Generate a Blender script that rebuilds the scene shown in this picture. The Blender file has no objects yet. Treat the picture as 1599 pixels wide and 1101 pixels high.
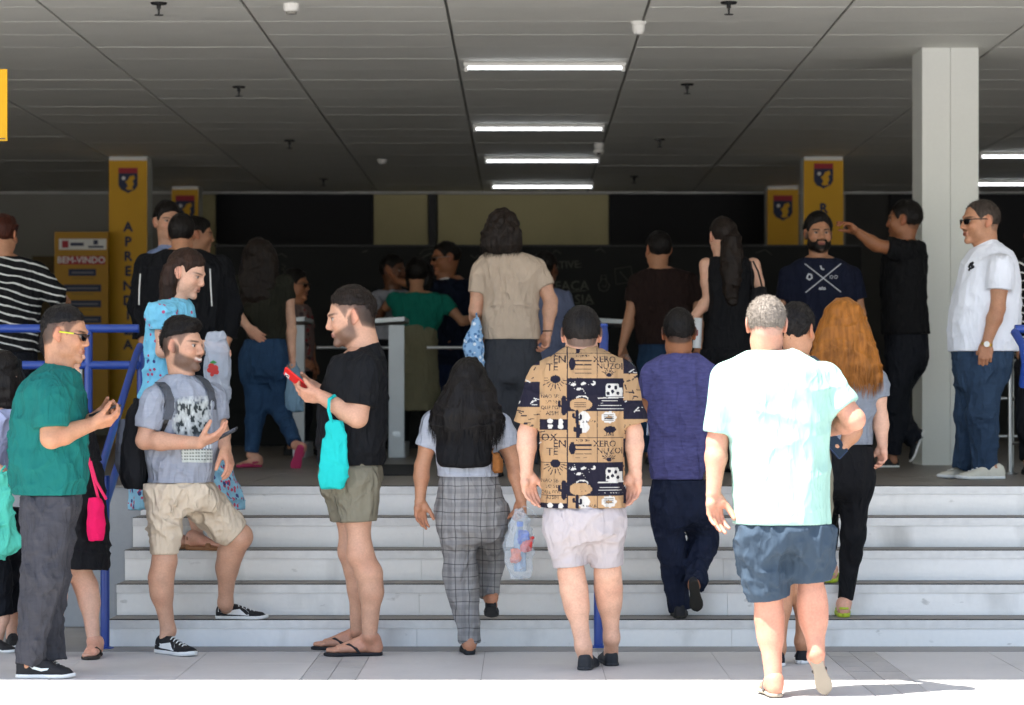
import bpy, math, random
import numpy as np
from mathutils import Vector
S=bpy.context.scene
COL=S.collection
# ---------------------------------------------------------------- camera, sky, sun, exposure
FPX=4200.0; CD=14.1; EYE=1.325; VU,VV=815.0,615.0; PW,PH=1599.0,1101.0
cam=bpy.data.objects.new('camera',bpy.data.cameras.new('camera')); COL.objects.link(cam)
cam.location=(0,-CD,EYE); cam.rotation_euler=(math.radians(90),0,0)
cam.data.sensor_width=36; cam.data.lens=FPX/PW*36
cam.data.shift_x=-(VU-PW/2)/PW; cam.data.shift_y=(VV-PH/2)/PW
cam.data.clip_start=.1; cam.data.clip_end=600
cam.data.dof.use_dof=True; cam.data.dof.focus_distance=13.2; cam.data.dof.aperture_fstop=4.0
S.camera=cam
SUNV=Vector((.44,.28,-1)).normalized()          # the way sunlight travels
w=bpy.data.worlds.new('World'); S.world=w; w.use_nodes=True
nt=w.node_tree; nt.nodes.clear()
sky=nt.nodes.new('ShaderNodeTexSky'); sky.sky_type='NISHITA'; sky.sun_disc=False
sky.sun_elevation=math.asin(-SUNV.z); sky.sun_rotation=math.atan2(-SUNV.x,-SUNV.y)
sky.air_density=1.0; sky.dust_density=1.2
bg=nt.nodes.new('ShaderNodeBackground'); bg.inputs[1].default_value=.105
ow=nt.nodes.new('ShaderNodeOutputWorld'); nt.links.new(sky.outputs[0],bg.inputs[0]); nt.links.new(bg.outputs[0],ow.inputs[0])
sl=bpy.data.lights.new('sun','SUN'); sl.energy=4.8; sl.angle=math.radians(.53); sl.color=(1,.97,.93)
so=bpy.data.objects.new('sun',sl); COL.objects.link(so); so.location=(-8,-10,14)
so.rotation_euler=SUNV.to_track_quat('-Z','Y').to_euler()
S.view_settings.view_transform='Standard'; S.view_settings.look='None'; S.view_settings.gamma=1
S.view_settings.exposure=2.0; S.view_settings.use_curve_mapping=False
S.render.engine='CYCLES'; S.cycles.max_bounces=7; S.cycles.diffuse_bounces=5; S.cycles.transparent_max_bounces=8
S.cycles.sample_clamp_indirect=6; S.cycles.use_denoising=True; S.cycles.caustics_reflective=False; S.cycles.caustics_refractive=False
# ---------------------------------------------------------------- helpers
def W(u,v,d): return np.array([(u-VU)*d/FPX, d-CD, EYE-(v-VV)*d/FPX])   # a photo pixel at a given distance
def lin(h):
    if not isinstance(h,str): return tuple(h)
    c=[int(h[i:i+2],16)/255 for i in (0,2,4)]
    return tuple(x/12.92 if x<=.04045 else ((x+.055)/1.055)**2.4 for x in c)
MATS={}
class NB:
    def __init__(s,name):
        s.m=bpy.data.materials.new(name); s.m.use_nodes=True; s.t=s.m.node_tree
        s.b=s.t.nodes['Principled BSDF']; s.co=None
    def n(s,t,**k):
        x=s.t.nodes.new(t)
        for a,b in k.items(): setattr(x,a,b)
        return x
    def l(s,a,b): s.t.links.new(a,b)
    def obj(s):
        if not s.co: s.co=s.n('ShaderNodeTexCoord')
        return s.co.outputs['Object']
    def noise(s,scale,detail=4,vec=None,stretch=None):
        x=s.n('ShaderNodeTexNoise'); x.inputs['Scale'].default_value=scale; x.inputs['Detail'].default_value=detail
        v=vec or s.obj()
        if stretch:
            m=s.n('ShaderNodeMapping'); m.inputs['Scale'].default_value=stretch; s.l(v,m.inputs['Vector']); v=m.outputs[0]
        s.l(v,x.inputs['Vector']); return x.outputs['Fac']
    def math(s,op,a,b=None,c=None):
        x=s.n('ShaderNodeMath',operation=op)
        for i,q in enumerate((a,b,c)):
            if q is None: continue
            if isinstance(q,(int,float)): x.inputs[i].default_value=q
            else: s.l(q,x.inputs[i])
        return x.outputs[0]
    def mix(s,f,a,b,mode='MIX'):
        x=s.n('ShaderNodeMix',data_type='RGBA',blend_type=mode)
        for i,q in ((0,f),(6,a),(7,b)):
            if isinstance(q,(int,float)): x.inputs[i].default_value=q
            elif isinstance(q,tuple): x.inputs[i].default_value=(*q[:3],1)
            else: s.l(q,x.inputs[i])
        return x.outputs[2]
    def vary(s,col,fac,amt):   # colour times 1 +- amt
        r=s.n('ShaderNodeMapRange'); s.l(fac,r.inputs[0]); r.inputs[1].default_value=.25; r.inputs[2].default_value=.75
        r.inputs[3].default_value=1-amt; r.inputs[4].default_value=1+amt
        v=s.n('ShaderNodeVectorMath',operation='SCALE'); s.l(r.outputs[0],v.inputs['Scale'])
        if isinstance(col,tuple): v.inputs[0].default_value=col[:3]
        else: s.l(col,v.inputs[0])
        return v.outputs[0]
    def bump(s,h,strength,dist):
        x=s.n('ShaderNodeBump'); x.inputs['Strength'].default_value=strength; x.inputs['Distance'].default_value=dist
        s.l(h,x.inputs['Height'])
        if s.b.inputs['Normal'].links: s.l(s.b.inputs['Normal'].links[0].from_socket,x.inputs['Normal'])
        s.l(x.outputs[0],s.b.inputs['Normal'])
    def set(s,col=None,rough=.6,spec=.4,metal=0):
        i=s.b.inputs
        if col is not None:
            if isinstance(col,tuple): i['Base Color'].default_value=(*col[:3],1)
            else: s.l(col,i['Base Color'])
        i['Roughness'].default_value=rough; i['Specular IOR Level'].default_value=spec; i['Metallic'].default_value=metal
        return s
def plain(name,col,rough=.6,spec=.4,metal=0,var=.06,vs=6,bump=0,bs=80):
    if name in MATS: return MATS[name]
    b=NB(name); b.set(b.vary(lin(col),b.noise(vs,5),var),rough,spec,metal)
    if bump: b.bump(b.noise(bs,4),.5,bump)
    MATS[name]=b.m; return b.m
def attr_col(b,name='Col'):
    a=b.n('ShaderNodeAttribute',attribute_name=name); return a.outputs['Color']
def fabric(name,col,rough=.85,var=.07,wr=.006,weave=True,heather=0,attr=False,pattern=None,sheen=0):
    if name in MATS: return MATS[name]
    b=NB(name); c=attr_col(b) if attr else lin(col)
    if pattern: c=pattern(b,c)
    if heather: c=b.vary(c,b.noise(90,3,stretch=(.25,.25,1)),heather)
    b.set(b.vary(c,b.noise(9,5),var),rough,.2)
    b.b.inputs['Sheen Weight'].default_value=sheen
    for rot,scl,sz,k in ((.5,7,.33,1.5),(-.45,12,.4,.9),(1.3,9,.3,.8)):
        mp=b.n('ShaderNodeMapping'); mp.inputs['Rotation'].default_value=(.2,rot,.3); mp.inputs['Scale'].default_value=(1,1,sz); b.l(b.obj(),mp.inputs['Vector'])
        x=b.n('ShaderNodeTexNoise'); x.inputs['Scale'].default_value=scl; x.inputs['Detail'].default_value=2; x.inputs['Distortion'].default_value=.6; b.l(mp.outputs[0],x.inputs['Vector'])
        q=b.math('ABSOLUTE',b.math('SUBTRACT',b.math('MULTIPLY',x.outputs['Fac'],2),1)); q=b.math('POWER',b.math('SUBTRACT',1,q),5)
        b.bump(q,.9,wr*k*.95)
    b.bump(b.noise(26,4,stretch=(1,1,.6)),.7,wr*.6)
    if weave: b.bump(b.noise(420,2),.35,.0008)
    MATS[name]=b.m; return b.m
def emis(name,col,s):
    b=NB(name); b.b.inputs['Base Color'].default_value=(.8,.8,.8,1)
    b.b.inputs['Emission Color'].default_value=(*lin(col),1); b.b.inputs['Emission Strength'].default_value=s
    MATS[name]=b.m; return b.m
def link(name,me,mat=None,parent=None,loc=None):
    o=bpy.data.objects.new(name,me); COL.objects.link(o)
    if mat:
        if not me.materials: me.materials.append(mat)
    if parent: o.parent=parent
    if loc is not None: o.location=loc
    return o
def empty(name,loc=(0,0,0)):
    o=bpy.data.objects.new(name,None); o.empty_display_size=.1; COL.objects.link(o); o.location=loc; return o
def tag(o,label=None,cat=None,group=None,kind=None):
    for k,v in (('label',label),('category',cat),('group',group),('kind',kind)):
        if v: o[k]=v
    return o
class MB:   # collects simple solids, becomes one mesh
    def __init__(s): s.v=[]; s.f=[]
    def box(s,x0,x1,y0,y1,z0,z1,bev=0):
        n=len(s.v)
        if not bev:
            s.v+=[(x,y,z) for z in (z0,z1) for y in (y0,y1) for x in (x0,x1)]
            s.f+=[tuple(n+i for i in q) for q in ((0,2,3,1),(4,5,7,6),(0,1,5,4),(2,6,7,3),(0,4,6,2),(1,3,7,5))]
        else:      # chamfered top and front edges all round: two stacked rings each end
            b=bev
            rings=[(z0,b),(z0+b,0),(z1-b,0),(z1,b)]
            for z,i in rings: s.v+=[(x0+i,y0+i,z),(x1-i,y0+i,z),(x1-i,y1-i,z),(x0+i,y1-i,z)]
            for r in range(3):
                for k in range(4): s.f.append((n+r*4+k,n+r*4+(k+1)%4,n+r*4+4+(k+1)%4,n+r*4+4+k))
            s.f+=[(n+3,n+2,n+1,n),(n+12,n+13,n+14,n+15)]
        return s
    def tube(s,pts,r,seg=10,cap=True):
        pts=[Vector(p) for p in pts]; n0=len(s.v); rr=r if isinstance(r,(list,tuple)) else [r]*len(pts)
        up=None
        for i,p in enumerate(pts):
            t=(pts[min(i+1,len(pts)-1)]-pts[max(i-1,0)]).normalized()
            a=(up-t*up.dot(t)) if up is not None else t.orthogonal()
            a.normalize(); up=a; b=t.cross(a)
            for k in range(seg):
                q=2*math.pi*k/seg; s.v.append(tuple(p+a*math.cos(q)*rr[i]+b*math.sin(q)*rr[i]))
        for i in range(len(pts)-1):
            for k in range(seg): s.f.append((n0+i*seg+k,n0+i*seg+(k+1)%seg,n0+(i+1)*seg+(k+1)%seg,n0+(i+1)*seg+k))
        if cap: s.f+=[tuple(n0+k for k in reversed(range(seg))),tuple(n0+(len(pts)-1)*seg+k for k in range(seg))]
        return s
    def lathe(s,prof,c=(0,0,0),seg=20):
        n=len(s.v)
        for r,z in prof:
            for k in range(seg):
                q=2*math.pi*k/seg; s.v.append((c[0]+r*math.cos(q),c[1]+r*math.sin(q),c[2]+z))
        for i in range(len(prof)-1):
            for k in range(seg): s.f.append((n+i*seg+k,n+i*seg+(k+1)%seg,n+(i+1)*seg+(k+1)%seg,n+(i+1)*seg+k))
        s.f+=[tuple(n+k for k in range(seg))][::-1]+[tuple(n+(len(prof)-1)*seg+k for k in range(seg))]
        return s
    def prism(s,poly,y0,y1):    # poly in (x,z), extruded along y
        n=len(s.v); m=len(poly)
        s.v+=[(x,y0,z) for x,z in poly]+[(x,y1,z) for x,z in poly]
        s.f+=[tuple(range(n,n+m)),tuple(reversed(range(n+m,n+2*m)))]
        s.f+=[(n+k,n+m+k,n+m+(k+1)%m,n+(k+1)%m) for k in range(m)]
        return s
    def quad(s,*p):
        n=len(s.v); s.v+=list(p); s.f.append(tuple(range(n,n+len(p)))); return s
    def mesh(s,name,smooth=False):
        me=bpy.data.meshes.new(name); me.from_pydata(s.v,[],s.f); me.update()
        import bmesh
        bm=bmesh.new(); bm.from_mesh(me); bmesh.ops.recalc_face_normals(bm,faces=bm.faces); bm.to_mesh(me); bm.free()
        if smooth:
            me.polygons.foreach_set('use_smooth',[True]*len(me.polygons))
            try: me.set_sharp_from_angle(angle=math.radians(40))
            except Exception: pass
        return me
    def build(s,name,mat,parent=None,smooth=False,loc=None): return link(name,s.mesh(name,smooth),mat,parent,loc)
_tc={}
def text_mesh(t,size=1.0):
    k=(t,size)
    if k in _tc: return _tc[k]
    cu=bpy.data.curves.new('t','FONT'); cu.body=t; cu.size=size; cu.align_x='CENTER'; cu.align_y='CENTER'; cu.resolution_u=2
    o=bpy.data.objects.new('t',cu); COL.objects.link(o)
    dg=bpy.context.evaluated_depsgraph_get(); me=bpy.data.meshes.new_from_object(o.evaluated_get(dg))
    bpy.data.objects.remove(o); bpy.data.curves.remove(cu)
    me.calc_loop_triangles()
    v=np.array([q.co[:] for q in me.vertices]); f=np.array([q.vertices[:] for q in me.loop_triangles])
    bpy.data.meshes.remove(me); _tc[k]=(v,f); return _tc[k]
def lettering(t,size,x,y,z,mat,parent=None,name='lettering',bold=0,tilt=0,th=.0015,sx=1):
    """flat letters on a face that looks towards the camera (-y); real thickness"""
    v,f=text_mesh(t,size); me=bpy.data.meshes.new(name); c,s_=math.cos(tilt),math.sin(tilt)
    V=[];Fc=[]
    for dx,dz in ([(0,0)] if not bold else [(0,0),(bold,0),(-bold,0),(0,bold),(0,-bold)]):
        k=len(V); yy=y-.0003*(k>0)*((dx>0)+2*(dx<0)+3*(dz>0)+4*(dz<0))
        V+=[(x+(a*c-b*s_)*sx+dx,yy-th,z+a*s_+b*c+dz) for a,b,_ in v]
        Fc+=[tuple(int(q)+k for q in t3) for t3 in f]
    me.from_pydata(V,[],Fc); me.update()
    return link(name,me,mat,parent)
# ---------------------------------------------------------------- materials of the place
def m_concrete(name,col,var=.12,rough=.7,stain=0):
    b=NB(name); c=b.vary(b.vary(lin(col),b.noise(1.3,6),var),b.noise(38,5),var*.5)
    if stain>.4:
        sp=b.n('ShaderNodeMapRange'); b.l(b.noise(21,3,stretch=(.5,1,1)),sp.inputs[0]); sp.inputs[1].default_value=.68; sp.inputs[2].default_value=.76
        c=b.mix(b.math('MULTIPLY',sp.outputs[0],.4),c,lin('77736b'))
    if stain:
        r=b.n('ShaderNodeMapRange'); b.l(b.noise(3.1,7,stretch=(1,1,.35)),r.inputs[0]); r.inputs[1].default_value=.55; r.inputs[2].default_value=.75
        c=b.mix(b.math('MULTIPLY',r.outputs[0],stain),c,lin('6b675e'))
    b.set(c,rough,.35); b.bump(b.noise(60,5),.3,.002); MATS[name]=b.m; return b.m
M_PAVE=m_concrete('paving',  'bcb8b4',.07,.5,.15); M_BAND=m_concrete('band_paver','aaa6a2',.1,.8,.2)
M_JOINT=plain('joint','928e89',.9); M_RISER=m_concrete('riser_paint','e6e4e0',.04,.5,.42)
M_TREAD=m_concrete('tread','86827d',.12,.8); M_NOSE=plain('nosing','c9c8c6',.4,.5,.2,.08,20)
M_GRIP=plain('grip','1b1a19',.9); M_DECK=m_concrete('deck_tile','726c65',.08,.42,.3)
M_WALLG=m_concrete('low_wall','9a9c9e',.06,.75,.3); M_COLW=m_concrete('white_paint','d6d8d2',.03,.5,.06)
M_PANEL=m_concrete('ceiling_panel','e6e6de',.05,.7,.05); M_PLEN=plain('plenum','86867e',.9); M_TBAR=plain('tbar','8d8d86',.5)
M_BEIGE=m_concrete('far_wall','b4ab82',.06,.8,.1); M_GREYW=m_concrete('far_grey','8a8880',.06,.8,.1)
M_DARKGL=plain('dark_glass','06070a',.55,.25); M_YEL=plain('yellow_paint','cf9d0a',.5,.3,0,.05,3)
M_NAVY=plain('navy_print','1c2745',.6); M_RED=plain('red_print','9c2430',.6); M_WHITEP=plain('white_print','d8d8d4',.6)
M_BLUE=plain('blue_enamel','1f3f8e',.32,.5,0,.05,12,.0006,50); M_STEEL=plain('brushed_steel','b9bbbc',.3,.5,1,.08,30)
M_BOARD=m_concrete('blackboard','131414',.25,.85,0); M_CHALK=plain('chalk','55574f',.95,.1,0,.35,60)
M_MAT=plain('rubber_mat','16171a',.95); M_WPLAST=plain('white_plastic','d9d8d2',.4); M_BLK=plain('black_metal','101010',.5)
M_LED=emis('led','f4f8ff',1.7)
# ---------------------------------------------------------------- setting
g=MB().box(-60,60,-90,1.5,-.3,-.004).build('plaza_ground',M_JOINT); tag(g,kind='structure')
gp=MB().box(-60,60,-90,-3.2,-.004,.0).build('paving_field',M_PAVE,g)
random.seed(4)
xs=[-3.6,-3.34,-2.77,-2.19,-1.61,-1.03,-.77,-.19,.39,.97,1.55,1.81,2.39,2.97,3.55]
tile={}
for i in range(len(xs)-1):
    band=abs(xs[i+1]-xs[i]-.26)<.01
    if band:
        for j in range(12):
            for h in (0,1):
                MB().box(xs[i]+.13*h+.002,xs[i]+.13*h+.128,-3.2+j*.243+.002,-3.2+j*.243+.241,-.004,0-random.random()*.0015).build('band_paver',M_BAND,g)
    else:
        for j in range(5):
            MB().box(xs[i]+.0015,xs[i+1]-.0015,-3.2+j*.584+.0015,-3.2+j*.584+.5825,-.004,0-random.random()*.001).build('paving_tile',M_PAVE,g)
MB().box(-2.17,7,-.275,-.002,-.004,.001).build('drain_strip',m_concrete('strip','8e8c8a',.1,.8,.2),g)
MB().box(-60,-3.604,-3.2,1.5,-.004,0).build('side_paving',M_PAVE,g); MB().box(3.554,60,-3.2,1.5,-.004,0).build('side_paving',M_PAVE,g)
# stairs
ZS=[0,.14,.305,.47,.635,.80]; XL,XR=-2.17,7.0
st=empty('staircase',(2.4,0,0)); tag(st,'wide pale painted steps with metal nosings rising to the entrance','staircase')
for k in range(5):
    y=k*.3
    def B(n,m,*a,bev=0): MB().box(*[q-(2.4 if i<2 else 0) for i,q in enumerate(a)],bev=bev).build(n,m,st)
    x0=XL
    for j,x1 in enumerate((-.55,1.1,2.9,XR)):
        B('riser',M_RISER,x0+.0008,x1-.0008,y,y+.1,ZS[k]+.0005,ZS[k+1]-.006); x0=x1
    B('nosing',M_NOSE,XL,XR,y-.005,y+.052,ZS[k+1]-.046,ZS[k+1]-.002)
    B('grip_strip',M_GRIP,XL,XR,y+.010,y+.030,ZS[k+1]-.003,ZS[k+1]+.0015)
    if k<4: B('tread',M_TREAD,XL,XR,y+.0525,y+.2995,ZS[k+1]-.1,ZS[k+1]-.0015)
    B('stair_cheek',M_WALLG,XL-.012,XL-.001,y,y+.3,0,ZS[k+1]-.003)
# platform
pf=MB().box(-20,20,1.3,21,.0,.794).build('platform_floor',M_JOINT); tag(pf,kind='structure')
MB().box(-20,20,6.402,21,.794,.8).build('deck_field',M_DECK,pf)
random.seed(5)
for i in range(10):
    for j in range(6):
        MB().box(-4+i*.8+.0015,-4+i*.8+.7985,1.254+j*.858+(0 if j else .0),1.254+j*.858+.855,.794,.8-random.random()*.0008).build('floor_tile',M_DECK,pf)
MB().box(-20,-4.002,1.254,6.402,.794,.8).build('deck_field',M_DECK,pf); MB().box(4.002,20,1.254,6.402,.794,.8).build('deck_field',M_DECK,pf)
lw=MB().box(-20,XL-.013,1.2,1.298,0,.79).build('low_wall',M_WALLG); tag(lw,'low grey plinth wall below the blue guard rail at far left','wall')
MB().box(-20,XL-.013,1.19,1.32,.791,.802).build('coping',M_TREAD,lw)
# ceiling
CZ=3.875
ce=MB().box(-16,16,-2.63,21,CZ+.03,CZ+.3).build('ceiling',M_PLEN); tag(ce,kind='structure')
MB().box(-16,16,-2.72,-2.625,CZ-.05,CZ+.5).build('roof_fascia',M_COLW,ce)
pm=MB().box(.010,1.3245-.010,.0045,.6805,-.0,.02).mesh('panel'); pm.materials.append(M_PANEL)
big=MB()
for c in range(-10,10):
    for r in range(-9,25):
        x=-.497+1.3245*c; y=3.63+.685*r
        lim=(y+CD)*.21+.2
        if y>1.6 and abs(x+.6)<lim+.5: link('ceiling_panel',pm,None,ce,(x,y,CZ+random.uniform(-.001,.001)))
        else: big.box(x+.013,x+1.311,y+.004,y+.681,CZ,CZ+.02)
big.build('ceiling_panels_beyond',M_PANEL,ce)['kind']='stuff'
tb=MB()
for c in range(-10,11): tb.box(-.497+1.3245*c-.006,-.497+1.3245*c+.006,-2.5,20.7,CZ+.006,CZ+.03)
tb.build('ceiling_rail',M_TBAR,ce)
# enclosing walls of the hall
for sx,nm,lb in ((-1,'side_wall','pale side wall closing the hall on the left'),(1,'side_wall','pale side wall closing the hall on the right')):
    o=MB().box(min(sx*14,sx*14.2),max(sx*14,sx*14.2),1.3,21,.8,CZ+.03).build(nm,M_GREYW); tag(o,lb,'wall')
bw=empty('rear_wall',(0,20,.8)); tag(bw,'dim rear wall of beige panels and black windows under a white rail','wall')
def RB(n,m,u0,u1,v0,v1,y,th=.1):
    d=y+CD; a=W(u0,v1,d); b=W(u1,v0,d); return MB().box(a[0],b[0],0,th,a[2]-.8,b[2]-.8).build(n,m,bw,loc=(0,y-20,0))
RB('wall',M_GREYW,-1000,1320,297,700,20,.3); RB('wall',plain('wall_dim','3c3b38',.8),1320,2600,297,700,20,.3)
RB('wall_rail',M_WHITEP,-900,2500,297,302,19.86,.1)
RB('window',M_DARKGL,338,582,303,440,19.9); RB('wall_panel',M_BEIGE,584,668,304,440,19.9); RB('wall_panel',M_BEIGE,684,950,304,440,19.9)
RB('wall_panel',M_BEIGE,315,336,304,440,19.9); RB('window',M_DARKGL,952,1195,303,440,19.9); RB('window',M_DARKGL,1390,1425,303,440,19.9); RB('window',M_DARKGL,1530,1700,303,440,19.9)
RB('drain_pipe',M_BLK,669,681,304,440,19.85,.06)
RB('door_frame',plain('dimframe','5a4a2a',.7),50,84,400,600,19.85,.1)
# blackboard
yb=12.9; db=yb+CD
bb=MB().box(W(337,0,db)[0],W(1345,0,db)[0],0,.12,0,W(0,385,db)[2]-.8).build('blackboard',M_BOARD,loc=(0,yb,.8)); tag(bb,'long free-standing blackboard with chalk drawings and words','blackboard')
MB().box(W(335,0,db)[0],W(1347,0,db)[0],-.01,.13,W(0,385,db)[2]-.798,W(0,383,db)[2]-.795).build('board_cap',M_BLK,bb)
def chalk(t,u,v,px,tilt=0,sx=1): 
    p=W(u,v,db); lettering(t,px/155*1.25,p[0],-.001,p[2]-.8,M_CHALK,bb,'chalk_writing',0,tilt,.002,sx)
for a in (('FACA',893,447,17,.03),('SIA',912,468,17,.05),('ATIVE:',885,414,13,.04)): chalk(*a)
def cl(*p,r=.004): MB().tube([(W(u,v,db)[0],-.003,W(u,v,db)[2]-.8) for u,v in p],r,5).build('chalk_line',M_CHALK,bb)
cl((868,457),(915,454)); cl((895,479),(928,474))
cl((936,452),(934,444),(938,440),(939,430),(946,430),(947,440),(952,445),(949,453),(942,455),(936,452)); cl((939,436),(946,436)); cl((940,446),(945,449),(947,444))
cl((655,398),(662,390),(675,388),(690,393)); cl((660,402),(672,396),(684,398)); cl((862,396),(868,391),(876,396)); cl((1180,395),(1195,390),(1205,398))
cl((930,384+8),(938,388),(945,395)); cl((566,394),(574,391)); cl((430,400),(440,396),(448,402)); cl((960,420),(985,416),(990,440),(962,444),(960,420)); cl((968,424),(980,438))
cl((440,412),(446,416),(440,420),(446,424)); cl((1010,430),(1020,425),(1030,432)); cl((735,398),(741,404),(748,398))
# columns
def crest(par,x,z,s,y):
    def pr(n,m,pts,k): MB().prism([(x+a*s,z+b*s) for a,b in pts],y-.003*k-.002,y-.001).build(n,m,par)
    pr('crest',M_NAVY,[(-.5,.66),(.5,.66),(.5,-.25),(.36,-.48),(.12,-.58),(0,-.66),(-.12,-.58),(-.36,-.48),(-.5,-.25)],1)
    pr('crest_band',M_RED,[(-.5,.66),(.5,.66),(.5,.38),(-.5,.38)],2)
    pr('crest_bird',M_YEL,[(.02,-.5),(-.12,-.42),(.0,-.3),(-.08,-.12),(-.16,-.05),(-.02,.0),(.08,.2),(.3,.28),(.36,.1),(.24,0),(.3,-.2),(.2,-.36),(.3,-.46)],2)
    pr('crest_sun',M_WHITEP,[(-.23+.11*math.cos(q*math.pi/5)*(1 if q%2 else .75),.12+.11*math.sin(q*math.pi/5)*(1 if q%2 else .75)) for q in range(10)],2)
def ycol(u0,u1,d,label,word,wv,side=None,vtop=None,cv=282,rows=23):
    a=W(u0,615,d)[0]; b=W(u1,615,d)[0]; y=d-CD; cx=(a+b)/2
    r=empty('yellow_column',(cx,y,.8)); tag(r,label,'column','yellow columns with crests')
    h=CZ-.8-.002
    MB().box(a-cx+.004,b-cx-.004,.005,.42,0,h).build('shaft',M_COLW,r)
    MB().box(a-cx,b-cx,0,.004,0,h-.04).build('yellow_wrap',M_YEL,r)
    if side: MB().box(*(sorted((side[0]*d/FPX-(cx-0)*1+(-VU)*d/FPX, side[1]*d/FPX-cx+(-VU)*d/FPX))),.03,.42,0,h-.001).build('side_pilaster',M_COLW,r)
    crest(r,0,W(0,cv,d)[2]-.8,30*d/FPX,0)
    for i,ch in enumerate(word): lettering(ch,21*d/FPX,0,-.001,W(0,wv+rows*i,d)[2]-.8,M_NAVY,r,'letter',.006)
    return r
ycol(170,230,28.9,'yellow column with the upright word and crest at left','APRENDIZA',355)
ycol(1255,1317,28.9,'yellow column with crest behind the man in the navy crossed shirt','R',326,cv=275)
ycol(268,310,33,'small far yellow column with crest behind the man in the black jacket','',0,cv=325)
ycol(1198,1247,33,'small far yellow column with crest right of the black window','',0,cv=325)
d=19.8; r=empty('white_column',(W(1484,0,d)[0],d-CD,.8)); tag(r,'broad white square column behind the man in the white polo','column')
ax,bx=W(1440,0,d)[0]-r.location.x,W(1528,0,d)[0]-r.location.x
MB().box(ax,0-.0015,0,.5,.0,CZ-.802).build('facing_panel',M_COLW,r); MB().box(.0015,bx,0,.5,0,CZ-.802).build('facing_panel',M_COLW,r)
MB().box(ax+.004,bx-.004,.01,.49,0,.06).build('skirting',M_GREYW,r)
# welcome totem
d=28.6; r=empty('welcome_sign',(W(127,0,d)[0],d-CD,.8)); tag(r,'tall yellow welcome board beside the left yellow column','sign')
def TB(n,m,u0,u1,v0,v1,y0,y1): a=W(u0,v1,d);b=W(u1,v0,d); return MB().box(a[0]-r.location.x,b[0]-r.location.x,y0,y1,a[2]-.8,b[2]-.8).build(n,m,r)
TB('board',plain('sign_yellow','a87c14',.6),85,169,362,640,0,.08); TB('header_panel',M_WHITEP,92,166,373,390,-.004,0)
TB('red_band',M_RED,92,164,400,413,-.004,0)
p=W(128,406.5,d); lettering('BEM-VINDO',14*d/FPX,0,-.005,p[2]-.8,M_WHITEP,r,'lettering',.002)
for i in range(4):
    v=420+i*24.5; TB('label_plate',M_NAVY,107-8*(i>0),150+8*(i>0),v,v+11,-.004,0); TB('text_rule',plain('rule_pale','6f7078',.7),112-7*(i>0),146+7*(i>0),v+4.5,v+7,-.006,-.004)
    TB('text_rule',plain('rule','7a6a2c',.7),112,146,v+14,v+15.5,-.003,0)
TB('logo_mark',M_RED,97,107,376,387,-.006,-.004); TB('logo_text',M_NAVY,110,131,379,384,-.006,-.004); TB('logo_mark',M_NAVY,146,153,375,382,-.006,-.004); TB('logo_text',M_NAVY,138,162,384,387,-.006,-.004)
# yellow banner at the left edge
d=15.5; a=W(-60,220,d); b=W(11,108,d)
r=MB().box(-.25,.0,0,.02,a[2]-b[2],0).build('hanging_banner',M_YEL,loc=(b[0],b[1],b[2])); tag(r,'yellow hanging board cut by the left edge of the picture','sign')
MB().box(-.24,-.01,-.003,0,(a[2]-b[2])+.01,(a[2]-b[2])+.016).build('printed_rule',M_NAVY,r)
for x in (-.2,-.06): MB().tube([(x,.01,0),(x,.01,CZ-b[2])],.003,6).build('hanger',M_STEEL,r)
# ceiling fittings
def led(u0,u1,v,label):
    d=FPX*(CZ-EYE)/(VV-v); x0,x1=W(u0,0,d)[0],W(u1,0,d)[0]; r=empty('ceiling_light',((x0+x1)/2,d-CD,CZ-.002)); L=(x1-x0)/2
    tag(r,label,'light','strip lights on the ceiling')
    MB().box(-L-.02,L+.02,-.022,.022,-.03,-.0,bev=.004).build('housing',M_WPLAST,r); MB().tube([(-L,0,-.044),(L,0,-.044)],.011,10).build('lit_tube',M_LED,r,True)
    for s in (-1,1): MB().box(s*(L+.001)-.012,s*(L+.001)+.012,-.022,.022,-.072,-.031).build('end_cap',M_WPLAST,r)
led(728,973,97,'nearest and longest lit strip light of the middle row'); led(742,941,194,'second lit strip light from the front of the middle row')
led(759,934,245,'third lit strip light from the front of the middle row'); led(769,925,286,'farthest lit strip light just above the rear wall rail')
led(1532,1712,238,'lit strip light right of the white column, upper of the two'); led(1526,1684,282,'lit strip light right of the white column, lower of the two')
def at_ceiling(u,v,n): 
    d=FPX*(CZ-EYE)/(VV-v); r=empty(n,(W(u,0,d)[0],d-CD,CZ)); return r
lab=['front','second','third','farthest']
for side,L in (('left',[(248,4),(373,135),(452,219),(505,279)]),('right',[(1138,3),(1073,131),(1030,217),(990,275)])):
    for i,(u,v) in enumerate(L):
        r=at_ceiling(u,v,'sprinkler'); tag(r,f'black ceiling sprinkler, {lab[i]} of the {side} hand row','sprinkler','ceiling sprinklers')
        MB().lathe([(.001,-.012),(.05,-.012),(.055,-.001)],seg=14).build('escutcheon',M_BLK,r,True)
        MB().lathe([(.014,-.012),(.014,-.04),(.008,-.043),(.006,-.075),(.012,-.078),(.03,-.08),(.03,-.084),(.001,-.086)],seg=10).build('sprinkler_head',M_BLK,r,True)
r=at_ceiling(455,6,'smoke_detector'); tag(r,'cream smoke detector at the top left of the ceiling','detector')
MB().lathe([(.055,0),(.055,-.03),(.047,-.05),(.04,-.052)],seg=20).build('base',M_WPLAST,r,True); MB().lathe([(.036,-.052),(.034,-.066),(.001,-.07)],seg=16).build('sensor',plain('sensor_grey','8a8880'),r,True)
r=at_ceiling(997,34,'dome_camera'); tag(r,'white rounded ceiling sensor on the dark ceiling joint','sensor')
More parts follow.
